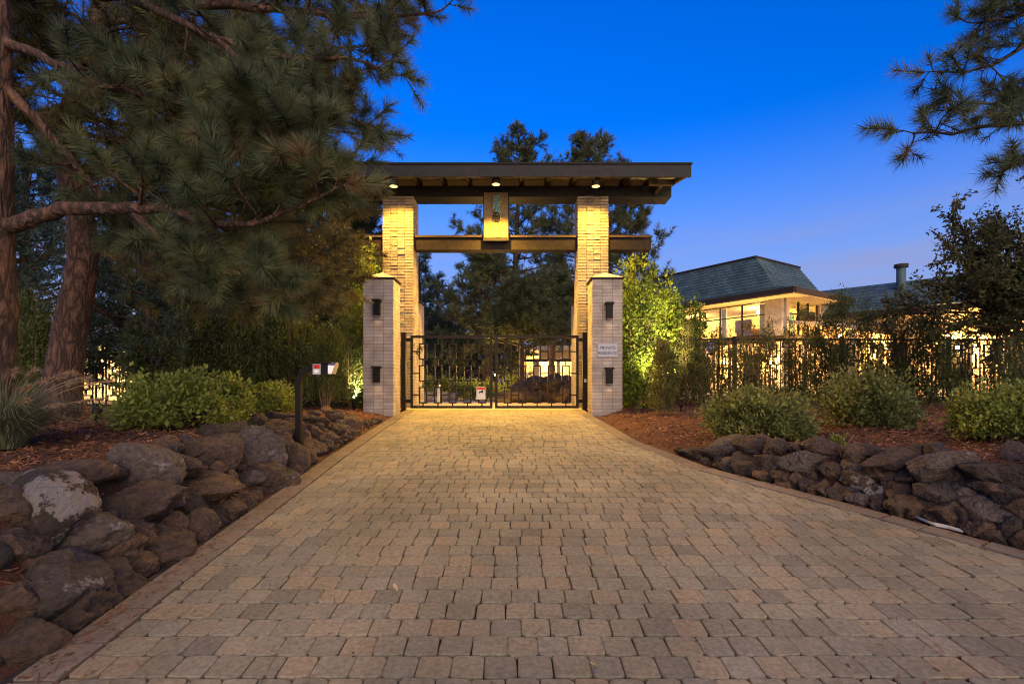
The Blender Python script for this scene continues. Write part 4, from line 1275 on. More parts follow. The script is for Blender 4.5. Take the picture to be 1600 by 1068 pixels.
# leaning pine behind it
tq = Pine(33, 0.14, 0.0068, 100, 0.24)
Y2 = 6.0
b2 = at(92, 640, Y2); b2[2] = bl(b2[0], Y2) - 0.15
root2 = thing('pine_tree', 'leaning pine with a thick red brown trunk behind the left bush', 'pine tree', tuple(b2))
tr2 = trunk_tube([b2, at(98, 590, Y2), at(112, 500, Y2), at(128, 430, Y2), at(132, 370, Y2), at(118, 300, Y2), at(100, 240, Y2), at(112, 160, Y2), at(150, 80, Y2), at(160, -40, Y2), at(165, -220, Y2)],
                 [0.235, 0.185, 0.165, 0.155, 0.148, 0.135, 0.12, 0.105, 0.09, 0.075, 0.05], 16, 0.06, 4)
for pts, r, ns, sl in [
    ([(100, 235, 6.0), (60, 200, 5.9), (20, 180, 5.8)], 0.05, 10, 0.7),
    ([(110, 180, 6.0), (200, 200, 6.1), (300, 180, 6.2), (400, 150, 6.3), (480, 120, 6.4)], 0.06, 24, 0.9),
    ([(140, 100, 6.0), (240, 90, 6.1), (350, 60, 6.1), (460, 60, 6.2), (560, 80, 6.3), (600, 60, 6.3)], 0.06, 26, 0.8),
    ([(150, 40, 6.0), (260, 20, 5.8), (400, -20, 5.7), (520, -10, 5.7), (600, -10, 5.7)], 0.06, 24, 0.9),
    ([(120, 260, 6.0), (220, 270, 6.2), (330, 250, 6.3), (430, 230, 6.5), (520, 200, 6.6), (560, 210, 6.6)], 0.06, 26, 0.85),
    ([(125, 330, 6.0), (210, 350, 6.3), (300, 380, 6.5), (390, 390, 6.6), (470, 400, 6.8), (520, 420, 6.8)], 0.05, 24, 0.8),
    ([(128, 380, 6.0), (220, 420, 6.2), (320, 450, 6.3), (420, 460, 6.4), (480, 470, 6.4)], 0.045, 20, 0.7),
    ([(120, 200, 6.0), (240, 240, 5.6), (340, 200, 5.4), (430, 180, 5.3), (500, 150, 5.2)], 0.05, 22, 0.8),
    ([(150, 60, 6.0), (120, 20, 5.8), (60, 20, 5.7), (20, 60, 5.6)], 0.04, 14, 0.7),
    ([(155, -40, 6.0), (280, -60, 6.3), (420, -70, 6.5), (560, -60, 6.5)], 0.05, 18, 0.9),
    ([(110, 160, 6.0), (180, 130, 6.3), (260, 140, 6.6), (330, 110, 6.8)], 0.04, 16, 0.8),
    ([(125, 300, 6.0), (240, 310, 6.6), (340, 320, 6.9), (440, 310, 7.1), (540, 320, 7.3)], 0.05, 20, 0.8),
    ([(120, 300, 6.0), (260, 350, 6.8), (380, 370, 7.4), (480, 380, 7.9), (550, 390, 8.2)], 0.05, 22, 0.8),
    ([(130, 380, 6.0), (260, 430, 6.9), (380, 440, 7.4), (470, 445, 7.8), (530, 450, 8.0)], 0.045, 20, 0.7),
    ([(112, 150, 6.0), (90, 120, 5.6), (60, 130, 5.2), (30, 150, 4.9)], 0.04, 14, 0.6),
    ([(118, 240, 6.0), (140, 220, 5.5), (180, 220, 5.1), (230, 230, 4.8)], 0.04, 16, 0.6),
    ([(150, 90, 6.0), (150, 70, 5.5), (170, 50, 5.0), (210, 40, 4.7), (260, 60, 4.5)], 0.04, 18, 0.65),
    ([(140, 110, 6.0), (110, 80, 5.5), (80, 50, 5.1), (60, 20, 4.9)], 0.04, 14, 0.6),
    ([(150, 30, 6.0), (200, 100, 5.6), (280, 120, 5.4), (360, 110, 5.3), (450, 100, 5.2)], 0.045, 20, 0.7),
]:
    tq.limb(L(pts), r * 0.62, 0.010, int(ns * 1.08), sl, 5, 0.12, 0.9, 0.1, 1.0, 0.42)
for pts in ([(160, -60, 6.0), (60, -90, 6.0), (-40, -90, 6.0)], [(162, -120, 6.0), (260, -170, 6.0), (360, -190, 6.0)], [(164, -190, 6.0), (120, -250, 6.0), (60, -280, 6.0)], [(165, -210, 6.0), (190, -290, 6.0), (200, -360, 6.0)]):
    tq.limb(L(pts), 0.03, 0.010, 14, 0.7, 5, 0.2, 0.9, 0.2, 0.8, 0.42)
tq.build(root2, 'needle_warm', 'bark', tr2)

# pine boughs reaching in from the upper right, tree just outside the frame
tr_ = Pine(45, 0.125, 0.005, 85, 0.17)
Y3 = 4.3
b3 = np.array([5.6, Y3, br(5.6, Y3) - 0.1])
root3 = thing('pine_tree', 'pine boughs reaching into the upper right corner against the sky', 'pine tree', tuple(b3))
tr3 = trunk_tube([b3, (5.55, Y3, 2.5), (5.5, Y3, 4.5), (5.45, Y3, 7.5)], [0.2, 0.17, 0.14, 0.06], 14, 0.05, 6)
for pts, r, ns, sl in [
    ([(1830, 190, 4.3), (1700, 170, 4.2), (1600, 190, 4.1), (1530, 200, 4.0), (1460, 208, 4.0), (1412, 208, 4.0)], 0.035, 14, 0.38),
    ([(1830, 60, 4.3), (1700, 60, 4.2), (1600, 62, 4.1), (1550, 95, 4.0), (1500, 115, 4.0), (1462, 112, 4.0)], 0.035, 13, 0.36),
    ([(1830, -40, 4.3), (1700, -20, 4.2), (1600, 20, 4.1), (1550, 32, 4.0), (1512, 36, 4.0)], 0.035, 12, 0.34),
    ([(1700, 110, 4.2), (1600, 140, 4.1), (1540, 165, 4.0), (1490, 160, 4.0)], 0.022, 10, 0.34),
    ([(1700, 240, 4.2), (1630, 240, 4.1), (1585, 255, 4.0), (1565, 262, 4.0)], 0.022, 7, 0.25),
    ([(1700, 20, 4.2), (1620, 0, 4.1), (1560, 10, 4.0)], 0.022, 10, 0.3),
]:
    tr_.limb(L([(a + 14, b, c) for a, b, c in pts]), r, 0.008, int(ns * 0.75), sl, 4, 0.42, 0.8, 0.2, 1.0, 0.45)
tr_.build(root3, 'needle', 'twig', tr3)

# ------------------------------------------------------------------ background conifers
def far_pine(x, Y, ztop, label, seed, spread=2.2, mat='needle_far', z_low=2.0, n_limb=34, per=34, lean=0.0, nl=0.22, nw=0.024, twigs=4, shape=0.8, trunk_r=0.2, side=9):
    rg = np.random.default_rng(seed)
    z0 = float(g(Y)) - 0.1
    root = thing('pine_tree', label, 'pine tree', (x, Y, z0))
    p = Pine(seed, nl, nw, per, 0.4, 4)
    H = ztop - z0
    P = [(x, Y, z0), (x + lean * 0.4, Y, z0 + H * 0.5), (x + lean, Y, ztop)]
    t = trunk_tube(P, [trunk_r, trunk_r * 0.7, 0.03], 10, 0.04, seed)
    a = rg.uniform(0, 6)
    for i in range(n_limb):
        f = (i + 0.5) / n_limb
        z = z_low + (ztop - 0.25 - z_low) * f
        a += 2.4
        Lh = spread * ((1 - f) ** shape * 0.9 + 0.13) * rg.uniform(0.7, 1.15)
        xc = x + lean * (z - z0) / H
        b = np.array([xc, Y, z]); d = np.array([math.cos(a), math.sin(a), 0.12 + 0.3 * f])
        pts = [b, b + d * Lh * 0.5, b + d * Lh + np.array([0, 0, 0.12 * Lh])]
        p.limb(pts, 0.05, 0.015, side, Lh * 0.38 + 0.15, twigs, 0.25, 0.8, 0.35, 1.0, 0.45)
    p.tuft(np.array([x + lean, Y, ztop - 0.4]), np.array([x + lean, Y, ztop]), 0.6)
    p.build(root, mat, 'twig', t)
    return root
def zz(py, Y): return EYE + (600 - py) / 800 * Y
def xx(px, Y): return (px - 800) / 800 * Y
far_pine(xx(800, 24), 24, zz(218, 24), 'tall pine behind the gate, its top left of centre above the roof', 51, 3.5, n_limb=44, z_low=3.4, lean=0.4)
far_pine(xx(905, 23), 23, zz(216, 23), 'tall pine behind the gate, its top by the right column above the roof', 52, 3.4, n_limb=44, z_low=3.6, lean=0.5)
far_pine(xx(985, 25), 25, zz(305, 25), 'pine showing right of the gate between crossbeam and sky', 53, 2.2, n_limb=30, z_low=2.6)
far_pine(xx(760, 22), 22, zz(385, 22), 'mid height pine in the gap behind the left gate leaf', 54, 2.2, n_limb=28, z_low=1.8)
far_pine(xx(862, 19), 19, zz(430, 19), 'young pine with bare reddish trunk behind the right gate leaf', 55, 1.6, n_limb=24, z_low=2.8, trunk_r=0.13)
far_pine(xx(815, 17.5), 17.5, zz(440, 17.5), 'shorter pale green pine seen through the gate', 56, 1.3, n_limb=20, z_low=2.6, trunk_r=0.12)
def far_spruce(px, Y, py_top, label, seed, spread=1.6, **kw):
    return far_pine(xx(px, Y), Y, zz(py_top, Y), label, seed, spread, 'spruce', kw.pop('z_low', 1.2), kw.pop('n_limb', 30), kw.pop('per', 22), nl=0.16, nw=0.022, shape=1.0, **kw)
far_spruce(684, 32, 432, 'dark distant spruce right of the left tall column', 61, 2.2)
far_spruce(705, 38, 452, 'small distant spruce tip above the left gate leaf', 62, 2.0, n_limb=24)
far_spruce(655, 26, 400, 'dark spruce hidden behind the left tall column', 63, 2.0)
far_spruce(690, 27, 500, 'low broad spruce closing the view behind the left gate leaf', 161, 2.4, z_low=1.0)
far_spruce(738, 29, 490, 'broad dark spruce behind the warning sign', 162, 2.4, z_low=1.0)
far_spruce(775, 31, 485, 'dark spruce behind the meeting of the gate leaves', 163, 2.4, z_low=1.0)
far_spruce(806, 33, 470, 'dark spruce left of the lit entrance building', 164, 2.4, z_low=1.0)
far_spruce(235, 11.3, -40, 'tall dark spruce filling the gap behind the leaning pine crown', 171, 2.5, n_limb=48)
far_spruce(385, 11.8, 30, 'tall dark spruce behind the right side of the near pine boughs', 172, 2.3, n_limb=46)
far_spruce(40, 12.5, 240, 'blue green spruce behind the left trunks', 64, 2.6, n_limb=40)
far_spruce(-60, 12, 200, 'blue green spruce at the far left picture edge', 65, 2.4, n_limb=36)
far_spruce(230, 12.5, 360, 'dark spruce behind the leaning pine trunk', 66, 2.2, n_limb=34)
far_spruce(330, 12.4, 380, 'dark spruce between leaning pine and gate', 67, 2.0, n_limb=34)
far_spruce(430, 12.6, 300, 'dark spruce left of the gate under the pine boughs', 68, 1.9, n_limb=38)
far_spruce(500, 12.8, 250, 'dark spruce crown behind the left end of the gate roof', 69, 2.0, n_limb=42)
far_spruce(560, 13.6, 290, 'dark spruce crown just left of the left tall column', 70, 1.7, n_limb=38)

# ------------------------------------------------------------------ shrubs
def on_left(px, Y): x = xx(px, Y); return (x, Y, bl(x, Y))
def on_right(px, Y): x = xx(px, Y); return (x, Y, br(x, Y))
bush(on_left(278, 5.1), 0.43, 0.38, 0.48, 'large round leafy green bush in the left mulch bed', 71, 'bush', 11000, 0.05, 120, rough=0.11)
bush(on_left(362, 5.9), 0.13, 0.16, 0.46, 'small leafy bush touching the right side of the large left bush', 72, 'bush', 4000, 0.05, 55, rough=0.12)
bush(on_left(425, 7.2), 0.26, 0.25, 0.40, 'low dark green bush left of the mailbox post', 73, 'bush', 4500, 0.05, 60, rough=0.12)
bush(on_right(1187, 6.2), 0.52, 0.42, 0.52, 'wide dark green bush behind the left end of the right rock wall', 74, 'bush_soft', 12000, 0.05, 130, rough=0.11)
bush(on_right(1357, 6.4), 0.40, 0.36, 0.64, 'feathery green bush in the middle of the right mulch bed', 75, 'bush_soft', 10000, 0.052, 110, rough=0.14)
bush(on_right(1566, 4.6), 0.34, 0.32, 0.42, 'bright green bush at the right picture edge above the rocks', 76, 'bush', 9000, 0.042, 90, rough=0.12)
bush(on_right(1310, 4.95), 0.07, 0.06, 0.10, 'tiny green weed at the top of the right rock wall', 77, 'bush', 300, 0.03, 12, cat='weed', name='weed')

# leafy shrubs lit green beside the gate
def rs(px, Y): return on_right(px, Y)
column_shrub(on_left(577, 11.75), 0.45, 3.7, 'tall lit shrub with bright leaves against the left brick pillar', 81, 'vine', 4200, 0.10, 'round', 0.6, 0.12, 'shrub', 'leafy_shrub', 7, 0.2)
column_shrub(on_left(548, 10.9), 0.55, 2.4, 'lit yellow green conifer beside the left brick pillar', 82, 'juniper', 9000, 0.075, 'cone', 0.25, 0.10)
column_shrub(on_left(508, 9.2), 0.30, 1.55, 'vase shaped small conifer behind the mailbox', 83, 'juniper', 6000, 0.07, 'round', 0.22, 0.3, stems=9, up=1.8)
column_shrub(on_left(455, 10.6), 0.6, 2.2, 'dark evergreen shrub left of the mailbox against the fence', 84, 'juniper', 8000, 0.075)
column_shrub(on_left(375, 10.5), 0.6, 2.1, 'dark evergreen shrub behind the small left bushes', 85, 'juniper', 8000, 0.075)
column_shrub(on_left(290, 10.5), 0.65, 2.3, 'dark evergreen shrub behind the large left bush', 86, 'juniper', 8000, 0.075)
column_shrub(on_left(215, 10.4), 0.35, 1.9, 'dark evergreen shrub right of the left fence gap', 87, 'juniper', 5000, 0.075)
column_shrub(on_left(55, 9.5), 0.6, 2.2, 'dark evergreen shrub between the two left trunks', 88, 'juniper', 7000, 0.075)

column_shrub(rs(992, 10.75), 0.45, 3.15, 'tall bright green leafy shrub right of the plaque pillar', 91, 'vine', 5200, 0.09, 'round', 0.6, 0.06, 'shrub', 'leafy_shrub', 8, 0.3)
column_shrub(rs(1044, 11.7), 0.36, 2.75, 'bright green leafy shrub second right of the gate', 92, 'vine', 3400, 0.10, 'round', 0.6, 0.1, 'shrub', 'leafy_shrub', 8, 0.2)
column_shrub(rs(1086, 11.9), 0.26, 2.35, 'slender bright shrub with tall whips before the house roof', 93, 'vine', 1700, 0.10, 'round', 0.6, 0.1, 'shrub', 'leafy_shrub', 6, 0.2)
column_shrub(rs(1030, 9.2), 0.24, 1.45, 'small feathery vase shaped conifer right of the plaque pillar', 94, 'ochre_juniper', 7000, 0.06, 'round', 0.2, 0.18, stems=10, up=2.0)
column_shrub(rs(975, 11.2), 0.4, 2.2, 'dark evergreen tucked against the plaque pillar', 95, 'juniper', 6000, 0.075)
for i, (px, Y, r, h, n, lab) in enumerate([
    (1075, 10.7, 0.20, 1.7, 2600, 'first thin see-through evergreen along the right fence'),
    (1122, 10.8, 0.20, 1.6, 2400, 'thin see-through evergreen below the round security sign'),
    (1162, 10.6, 0.20, 1.7, 2000, 'thin see-through evergreen below the lit house window'),
    (1208, 10.7, 0.22, 1.75, 2400, 'thin evergreen in front of the house corner'),
    (1232, 10.9, 0.22, 1.8, 3000, 'bushy evergreen between the house corner and the slim evergreen'),
    (1280, 10.9, 0.24, 1.9, 3600, 'low bushy evergreen left of the taller full evergreen'),
    (1600, 10.4, 0.40, 2.1, 6000, 'dark evergreen cut by the right picture edge'),
    (1142, 10.4, 0.24, 1.45, 2600, 'bushy evergreen left of the thin one under the lit window'),
    (1186, 10.4, 0.24, 1.5, 2600, 'bushy evergreen just left of the house corner'),
    (1098, 10.3, 0.22, 1.3, 2600, 'low ochre evergreen right of the small feathery conifer'),
    (1255, 10.6, 0.26, 2.0, 4400, 'slim evergreen right of the house corner'),
    (1306, 10.5, 0.38, 2.25, 8500, 'taller full evergreen left of the feathery bush top'),
    (1355, 10.6, 0.34, 2.15, 7000, 'full evergreen directly behind the feathery bush'),
    (1408, 10.5, 0.46, 2.15, 10500, 'dense dark evergreen right of the feathery bush'),
    (1455, 10.4, 0.46, 2.15, 10500, 'dense dark evergreen left of the golden lit gap'),
    (1560, 10.2, 0.38, 1.9, 5000, 'dark evergreen at the far right of the fence'),
    (1508, 10.6, 0.22, 1.8, 1800, 'sparse evergreen in front of the golden lit gap')]):
    column_shrub(rs(px, Y), r, h, lab, 100 + i, 'ochre_juniper' if px < 1270 else 'juniper', n, 0.06, 'cone', 0.28, 0.08)

# deciduous tree on the right
def leafy_tree(base, pts_list, label, seed):
    rg = np.random.default_rng(seed)
    root = thing('leafy_tree', label, 'tree', tuple(base))
    wood = MB(); LP = []
    def grow(p, d, Lb, r, depth):
        m = 4; pts = [p]; dd = d
        for q in range(m):
            dd = unit(dd + rg.normal(0, 0.15, 3) + np.array([0, 0, 0.05])); pts.append(pts[-1] + dd * Lb / m)
        pts = np.array(pts); wood.tube(pts, np.linspace(r, r * 0.5, m + 1), 5, cap=False)
        if depth == 0:
            for q in range(34):
                t = rg.random() * (m - 0.01); a = int(t); LP.append(pts[a] + (pts[a + 1] - pts[a]) * (t - a) + rg.normal(0, 0.03, 3))
            return
        for q in range(6):
            t = 0.25 + 0.75 * rg.random(); f = min(t, .999) * m; a = int(f)
            grow(pts[a] + (pts[a + 1] - pts[a]) * (f - a), unit(dd + rg.normal(0, 0.65, 3) + np.array([0, 0, 0.1])), Lb * rg.uniform(0.45, 0.65), r * 0.45, depth - 1)
        grow(pts[-1], dd, Lb * 0.5, r * 0.5, depth - 1)
    base = np.array(base, float)
    tr = trunk_tube([base - [0, 0, 0.1], base + [0.05, 0, 0.9], base + [0.0, 0, 1.6]], [0.10, 0.08, 0.06], 9, 0.05, seed)
    tr.build('trunk', 'twig', root, True)
    top = base + np.array([0.0, 0, 1.5])
    for d in pts_list:
        d = np.array(d, float); Lb = np.linalg.norm(d)
        grow(top + np.array([0, 0, -0.2 * rg.random()]), d / Lb, Lb, 0.035, 2)
    wood.build('branches', 'twig', root, True)
    P = np.array(LP)
    leaf_obj('crown', P, 0.075, rg, rg.uniform(0.1, 0.8, len(P)), 'dark_leaf', root, up=-0.1, aspect=0.5)
    return root
bt = on_right(1650, 8.2)
leafy_tree(bt, [(-1.5, 0, 0.35), (-1.2, -0.4, 0.7), (-0.6, 0.3, 1.3), (-0.1, -0.2, 1.6), (0.5, 0.2, 1.2), (-1.5, 0.3, 0.7), (0.7, -0.3, 0.6), (-0.9, 0.5, 1.0), (-0.9, -0.5, 0.5), (-0.4, 0.6, 0.8), (-1.4, -0.2, 0.0), (-0.8, 0.1, 0.2), (-0.5, -0.2, 1.0), (-1.3, 0.1, 0.5)], 'dark leafy tree rising above the fence at the right edge', 121)

# ornamental grass
def grass_clump(base, label, seed, n=1700, h=0.62):
    rg = np.random.default_rng(seed)
    root = thing('ornamental_grass', label, 'grass', tuple(base))
    base = np.array(base, float)
    a = rg.uniform(0, 6.28, n); reach = rg.uniform(0.2, 0.85, n); hh = h * rg.uniform(0.5, 1.0, n)
    m = 6; V = []
    ts = np.linspace(0, 1, m)
    r0 = rg.uniform(0, 0.12, n)
    dirx, diry = np.cos(a), np.sin(a)
    side = np.stack([-diry, dirx, np.zeros(n)], -1)
    for t in ts:
        rad = r0 + reach * t ** 1.3
        z = hh * (1.7 * t - 1.0 * t * t * (0.6 + 0.8 * reach))
        c = base + np.stack([dirx * rad, diry * rad, z], -1)
        w = 0.0045 * (1 - 0.9 * t)
        V.append(np.stack([c - side * w, c + side * w], 1))
    V = np.stack(V, 1)            # n,m,2,3
    idx = np.arange(n)[:, None] * (m * 2) + np.arange(m - 1)[None, :] * 2
    Q = np.stack([idx, idx + 1, idx + 3, idx + 2], -1).reshape(-1, 4)
    link('blades', np_mesh('blades', V.reshape(-1, 3), None, Q, np.repeat(rg.uniform(0.1, 0.95, n), m * 2)), 'grass', root)
    # plumes on thin stalks
    for k in range(13):
        aa = rg.uniform(-1.2, 1.2); rr = rg.uniform(0.25, 0.85); hp = rg.uniform(0.55, 1.0) * h * 1.15
        P = np.array([base + np.array([math.cos(aa) * rr * t ** 1.4, math.sin(aa) * rr * t ** 1.4, hp * (1.6 * t - 0.75 * t * t)]) for t in np.linspace(0, 1, 9)])
        MB().tube(P, 0.0025, 4, False, 0.5).build('stalk', 'plume', root)
        c = P[-3:]
        nn = 170
        t = rg.random(nn)
        pos = np.where(t[:, None] < 0.5, c[0] + (c[1] - c[0]) * (t[:, None] * 2), c[1] + (c[2] - c[1]) * (t[:, None] * 2 - 1))
        d = unit((c[2] - c[0]) + rg.normal(size=(nn, 3)) * 0.10)
        Vn = needle_arrays(pos, d, 0.04, 0.004, rg)
        link('plume', np_mesh('plume', Vn, np.arange(3 * nn).reshape(-1, 3), None, np.repeat(rg.random(nn), 3)), 'plume', root)
    return root
gb = at(5, 672, 3.8); gb[2] = bl(gb[0], 3.8)
grass_clump(gb, 'fountain grass clump with tan plumes at the left picture edge', 131)

# ------------------------------------------------------------------ house on the right
C0 = np.array([13.75, 25.0]); DU = unit(np.array([-2.7, 4.0])); DV = np.array([-DU[1], DU[0]]) * -1
def hp(u, v, z):
    p = C0 + DU * u + DV * v
    return (p[0], p[1], z)
house = thing('house', 'cream house with grey green mansard roof and lit corner window', 'house', hp(6, 5, 0.9))
EZ = 6.19
def slab(mb, pts, th):
    """thick polygon from a planar ring of points (extruded down)"""
    n = len(pts)
    V = list(pts) + [(a, b, c - th) for a, b, c in pts]
    mb.add(V, tris=[(0, i, i + 1) for i in range(1, n - 1)] + [(n, n + i + 1, n + i) for i in range(1, n - 1)], quads=[(i, n + i, n + (i + 1) % n, (i + 1) % n) for i in range(n)])
def shingled(P00, P10, P01, P11, courses, name, root, step=0.035):
    """stepped shingle courses between the eave edge P00-P10 and the top edge P01-P11, one strip of shingles after another"""
    P00, P10, P01, P11 = map(lambda q: np.array(q, float), (P00, P10, P01, P11))
    mb = MB(); rg = np.random.default_rng(5)
    nrm = unit(np.cross(P10 - P00, P01 - P00))
    if nrm[2] < 0: nrm = -nrm
    for c in range(courses):
        t0, t1 = c / courses, (c + 1) / courses
        a0, b0 = P00 + (P01 - P00) * t0, P10 + (P11 - P10) * t0
        a1, b1 = P00 + (P01 - P00) * t1, P10 + (P11 - P10) * t1
        n = max(2, int(np.linalg.norm(b0 - a0) / 0.55))
        for k in range(n):
            s0, s1 = (k + 0.02 + 0.0) / n, (k + 0.98) / n
            q = [a0 + (b0 - a0) * s0 + nrm * step, a0 + (b0 - a0) * s1 + nrm * step, a1 + (b1 - a1) * s1 + nrm * 0.005, a1 + (b1 - a1) * s0 + nrm * 0.005]
            V = q + [a0 + (b0 - a0) * s0 - nrm * 0.02, a0 + (b0 - a0) * s1 - nrm * 0.02]
            mb.add(V, quads=[(0, 1, 2, 3), (4, 5, 1, 0)], tone=rg.random())
        mb.add([a0, b0, b1, a1], quads=[(0, 1, 2, 3)], tone=0.3)
    o = mb.build(name, 'slate', root); o['kind'] = 'stuff'
    return o
UL, VL = 16.0, 10.0
# skirt roof
ins = 2.2; Z1 = 6.74
shingled(hp(0, 0, EZ), hp(UL, 0, EZ), hp(ins, ins, Z1), hp(UL, ins, Z1), 5, 'skirt_shingles', house)
shingled(hp(0, VL, EZ), hp(0, 0, EZ), hp(ins, VL - ins, Z1), hp(ins, ins, Z1), 5, 'skirt_shingles', house)
# steep mansard
Z2 = 8.7
shingled(hp(ins, ins, Z1), hp(UL, ins, Z1), hp(3.5, 2.6, Z2), hp(UL, 2.6, Z2), 11, 'mansard_shingles', house)
shingled(hp(ins, VL - ins, Z1), hp(ins, ins, Z1), hp(3.5, VL - 2.6, Z2), hp(3.5, 2.6, Z2), 11, 'mansard_shingles', house)
mb = MB(); slab(mb, [hp(3.4, 2.5, Z2 + 0.06), hp(UL, 2.5, Z2 + 0.06), hp(UL, VL - 2.5, Z2 + 0.06), hp(3.4, VL - 2.5, Z2 + 0.06)], 0.1); mb.build('ridge_cap', 'trim', house)
# eave fascia and soffit
def wallseg(mb, u0, v0, u1, v1, z0, z1, th=0.12):
    a, b = np.array(hp(u0, v0, 0)), np.array(hp(u1, v1, 0)); d = unit(b - a); n_ = np.array([-d[1], d[0], 0]) * th / 2
    V = [a - n_, b - n_, b + n_, a + n_]
    V = [(p[0], p[1], z0) for p in V] + [(p[0], p[1], z1) for p in V]
    mb.add(V, quads=[(3, 2, 1, 0), (4, 5, 6, 7), (0, 1, 5, 4), (1, 2, 6, 5), (2, 3, 7, 6), (3, 0, 4, 7)])
mb = MB(); wallseg(mb, -0.06, -0.05, UL, -0.05, EZ - 0.28, EZ - 0.01); mb.build('fascia', 'trim', house)
mb = MB(); wallseg(mb, -0.05, 0.012, -0.05, VL, EZ - 0.28, EZ - 0.01); mb.build('fascia', 'trim', house)
mb = MB(); slab(mb, [hp(0.02, 0.02, EZ - 0.26), hp(UL, 0.02, EZ - 0.26), hp(UL, VL, EZ - 0.26), hp(0.02, VL, EZ - 0.26)], 0.06); mb.build('soffit', 'stucco', house)
WI = 1.1; F2 = 3.95; SO = EZ - 0.325
# upper floor: corner brick post, glazed bays with mullions, room behind
mb = MB(); wallseg(mb, WI, WI, WI + 0.9, WI, F2, SO, 0.3); mb.build('corner_pier', 'brick', house)
for (u0, u1) in [(WI + 0.95 + 1.35 * k, WI + 2.25 + 1.35 * k) for k in range(6)]:
    w = MB(); wallseg(w, u0, WI, u1, WI, F2 + 0.12, SO - 0.1, 0.02)
    win = w.build('window', 'glass', house)
    fm = MB()
    for uu in (u0 - 0.025, u1 + 0.025): wallseg(fm, uu - 0.03, WI, uu + 0.03, WI, F2 + 0.1, SO - 0.05, 0.1)
    wallseg(fm, u0 + 0.006, WI, u1 - 0.006, WI, F2 + 0.04, F2 + 0.11, 0.11); wallseg(fm, u0 + 0.006, WI, u1 - 0.006, WI, SO - 0.75, SO - 0.70, 0.09); wallseg(fm, u0 + 0.006, WI, u1 - 0.006, WI, SO - 0.09, SO - 0.04, 0.11)
    o = link('frame', fm.mesh('frame'), 'trim', None); o.parent = win; o.matrix_parent_inverse = Matrix.Translation(-Vector(house.location)) if False else Matrix.Identity(4)
for (v0, v1) in ((WI + 0.5, WI + 1.5), (WI + 1.55, WI + 2.5), (WI + 2.55, WI + 3.5)):
    w = MB(); wallseg(w, WI, v0, WI, v1, F2 + 0.12, SO - 0.1, 0.02)
    win = w.build('window', 'glass', house)
    fm = MB()
    for vv in (v0 - 0.025, v1 + 0.025): wallseg(fm, WI, vv - 0.03, WI, vv + 0.03, F2 + 0.1, SO - 0.05, 0.1)
    wallseg(fm, WI, v0 + 0.006, WI, v1 - 0.006, F2 + 0.04, F2 + 0.11, 0.11); wallseg(fm, WI, v0 + 0.006, WI, v1 - 0.006, SO - 0.75, SO - 0.70, 0.09)
    o = link('frame', fm.mesh('frame'), 'trim', None); o.parent = win
mb = MB(); wallseg(mb, WI + 9.08, WI, UL - 0.5, WI, F2, SO, 0.24); mb.build('upper_wall', 'stucco', house)
mb = MB(); wallseg(mb, WI, WI + 3.6, WI, VL - 1, F2, SO, 0.24); mb.build('upper_wall', 'stucco', house)
mb = MB(); wallseg(mb, WI, WI + 0.16, WI, WI + 0.46, F2, SO, 0.2); mb.build('corner_pier', 'stucco', house)
mb = MB(); slab(mb, [hp(WI - 0.15, WI - 0.15, F2 - 0.005), hp(UL - 0.5, WI - 0.15, F2 - 0.005), hp(UL - 0.5, VL - 1, F2 - 0.005), hp(WI - 0.15, VL - 1, F2 - 0.005)], 0.3); mb.build('floor_slab', 'trim', house)
mb = MB(); wallseg(mb, WI + 0.3, WI + 4.2, WI + 11, WI + 4.2, F2, SO); wallseg(mb, WI + 11, WI + 0.3, WI + 11, WI + 4.2, F2, SO); mb.build('room_wall', 'interior', house)
mb = MB(); wallseg(mb, WI + 1.6, WI + 4.12, WI + 2.3, WI + 4.12, F2, SO - 0.3, 0.04); mb.build('blue_door', 'teal', house)
mb = MB(); wallseg(mb, WI + 4.2, WI + 4.12, WI + 5.3, WI + 4.12, F2 + 0.8, SO - 0.35, 0.04); mb.build('picture', 'brown_wood', house)
for u in (WI + 1.15, WI + 3.45): 
    mb = MB(); wallseg(mb, u, WI + 0.35, u + 0.3, WI + 0.35, F2, SO - 0.1, 0.08); mb.build('curtain', 'white', house)
mb = MB(); wallseg(mb, WI + 2.2, WI + 2.9, WI + 4.2, WI + 2.9, F2, F2 + 0.75, 0.8); mb.build('sofa', 'brown_wood', house)
# ground floor walls
mb = MB(); wallseg(mb, WI, WI, UL - 0.5, WI, 0.8, F2 - 0.31, 0.25); mb.build('lower_wall', 'stucco', house)
mb = MB(); wallseg(mb, WI, WI + 0.13, WI, VL - 1, 0.8, F2 - 0.31, 0.25); mb.build('lower_wall', 'stucco', house)
for u in (WI + 1.2, WI + 4.2, WI + 7.2):
    w = MB(); wallseg(w, u, WI - 0.14, u + 0.9, WI - 0.14, 0.95, 3.0, 0.02); wd = w.build('lower_window', 'black_metal', house)
# low entry roof at the right of the corner
mb = MB(); slab(mb, [hp(-2.2, 1.6, 4.2), hp(0.9, 1.6, 4.75), hp(0.9, 6.5, 4.75), hp(-2.2, 6.5, 4.2)], 0.18); mb.build('porch_roof', 'stucco', house)
mb = MB(); wallseg(mb, -2.25, 1.55, -2.25, 6.5, 3.9, 4.22, 0.08); mb.build('porch_fascia', 'trim', house)
for v in (2.0, 6.1):
    mb = MB(); wallseg(mb, -1.9, v, -1.6, v, 0.8, 4.05, 0.3); mb.build('porch_post', 'stucco', house)

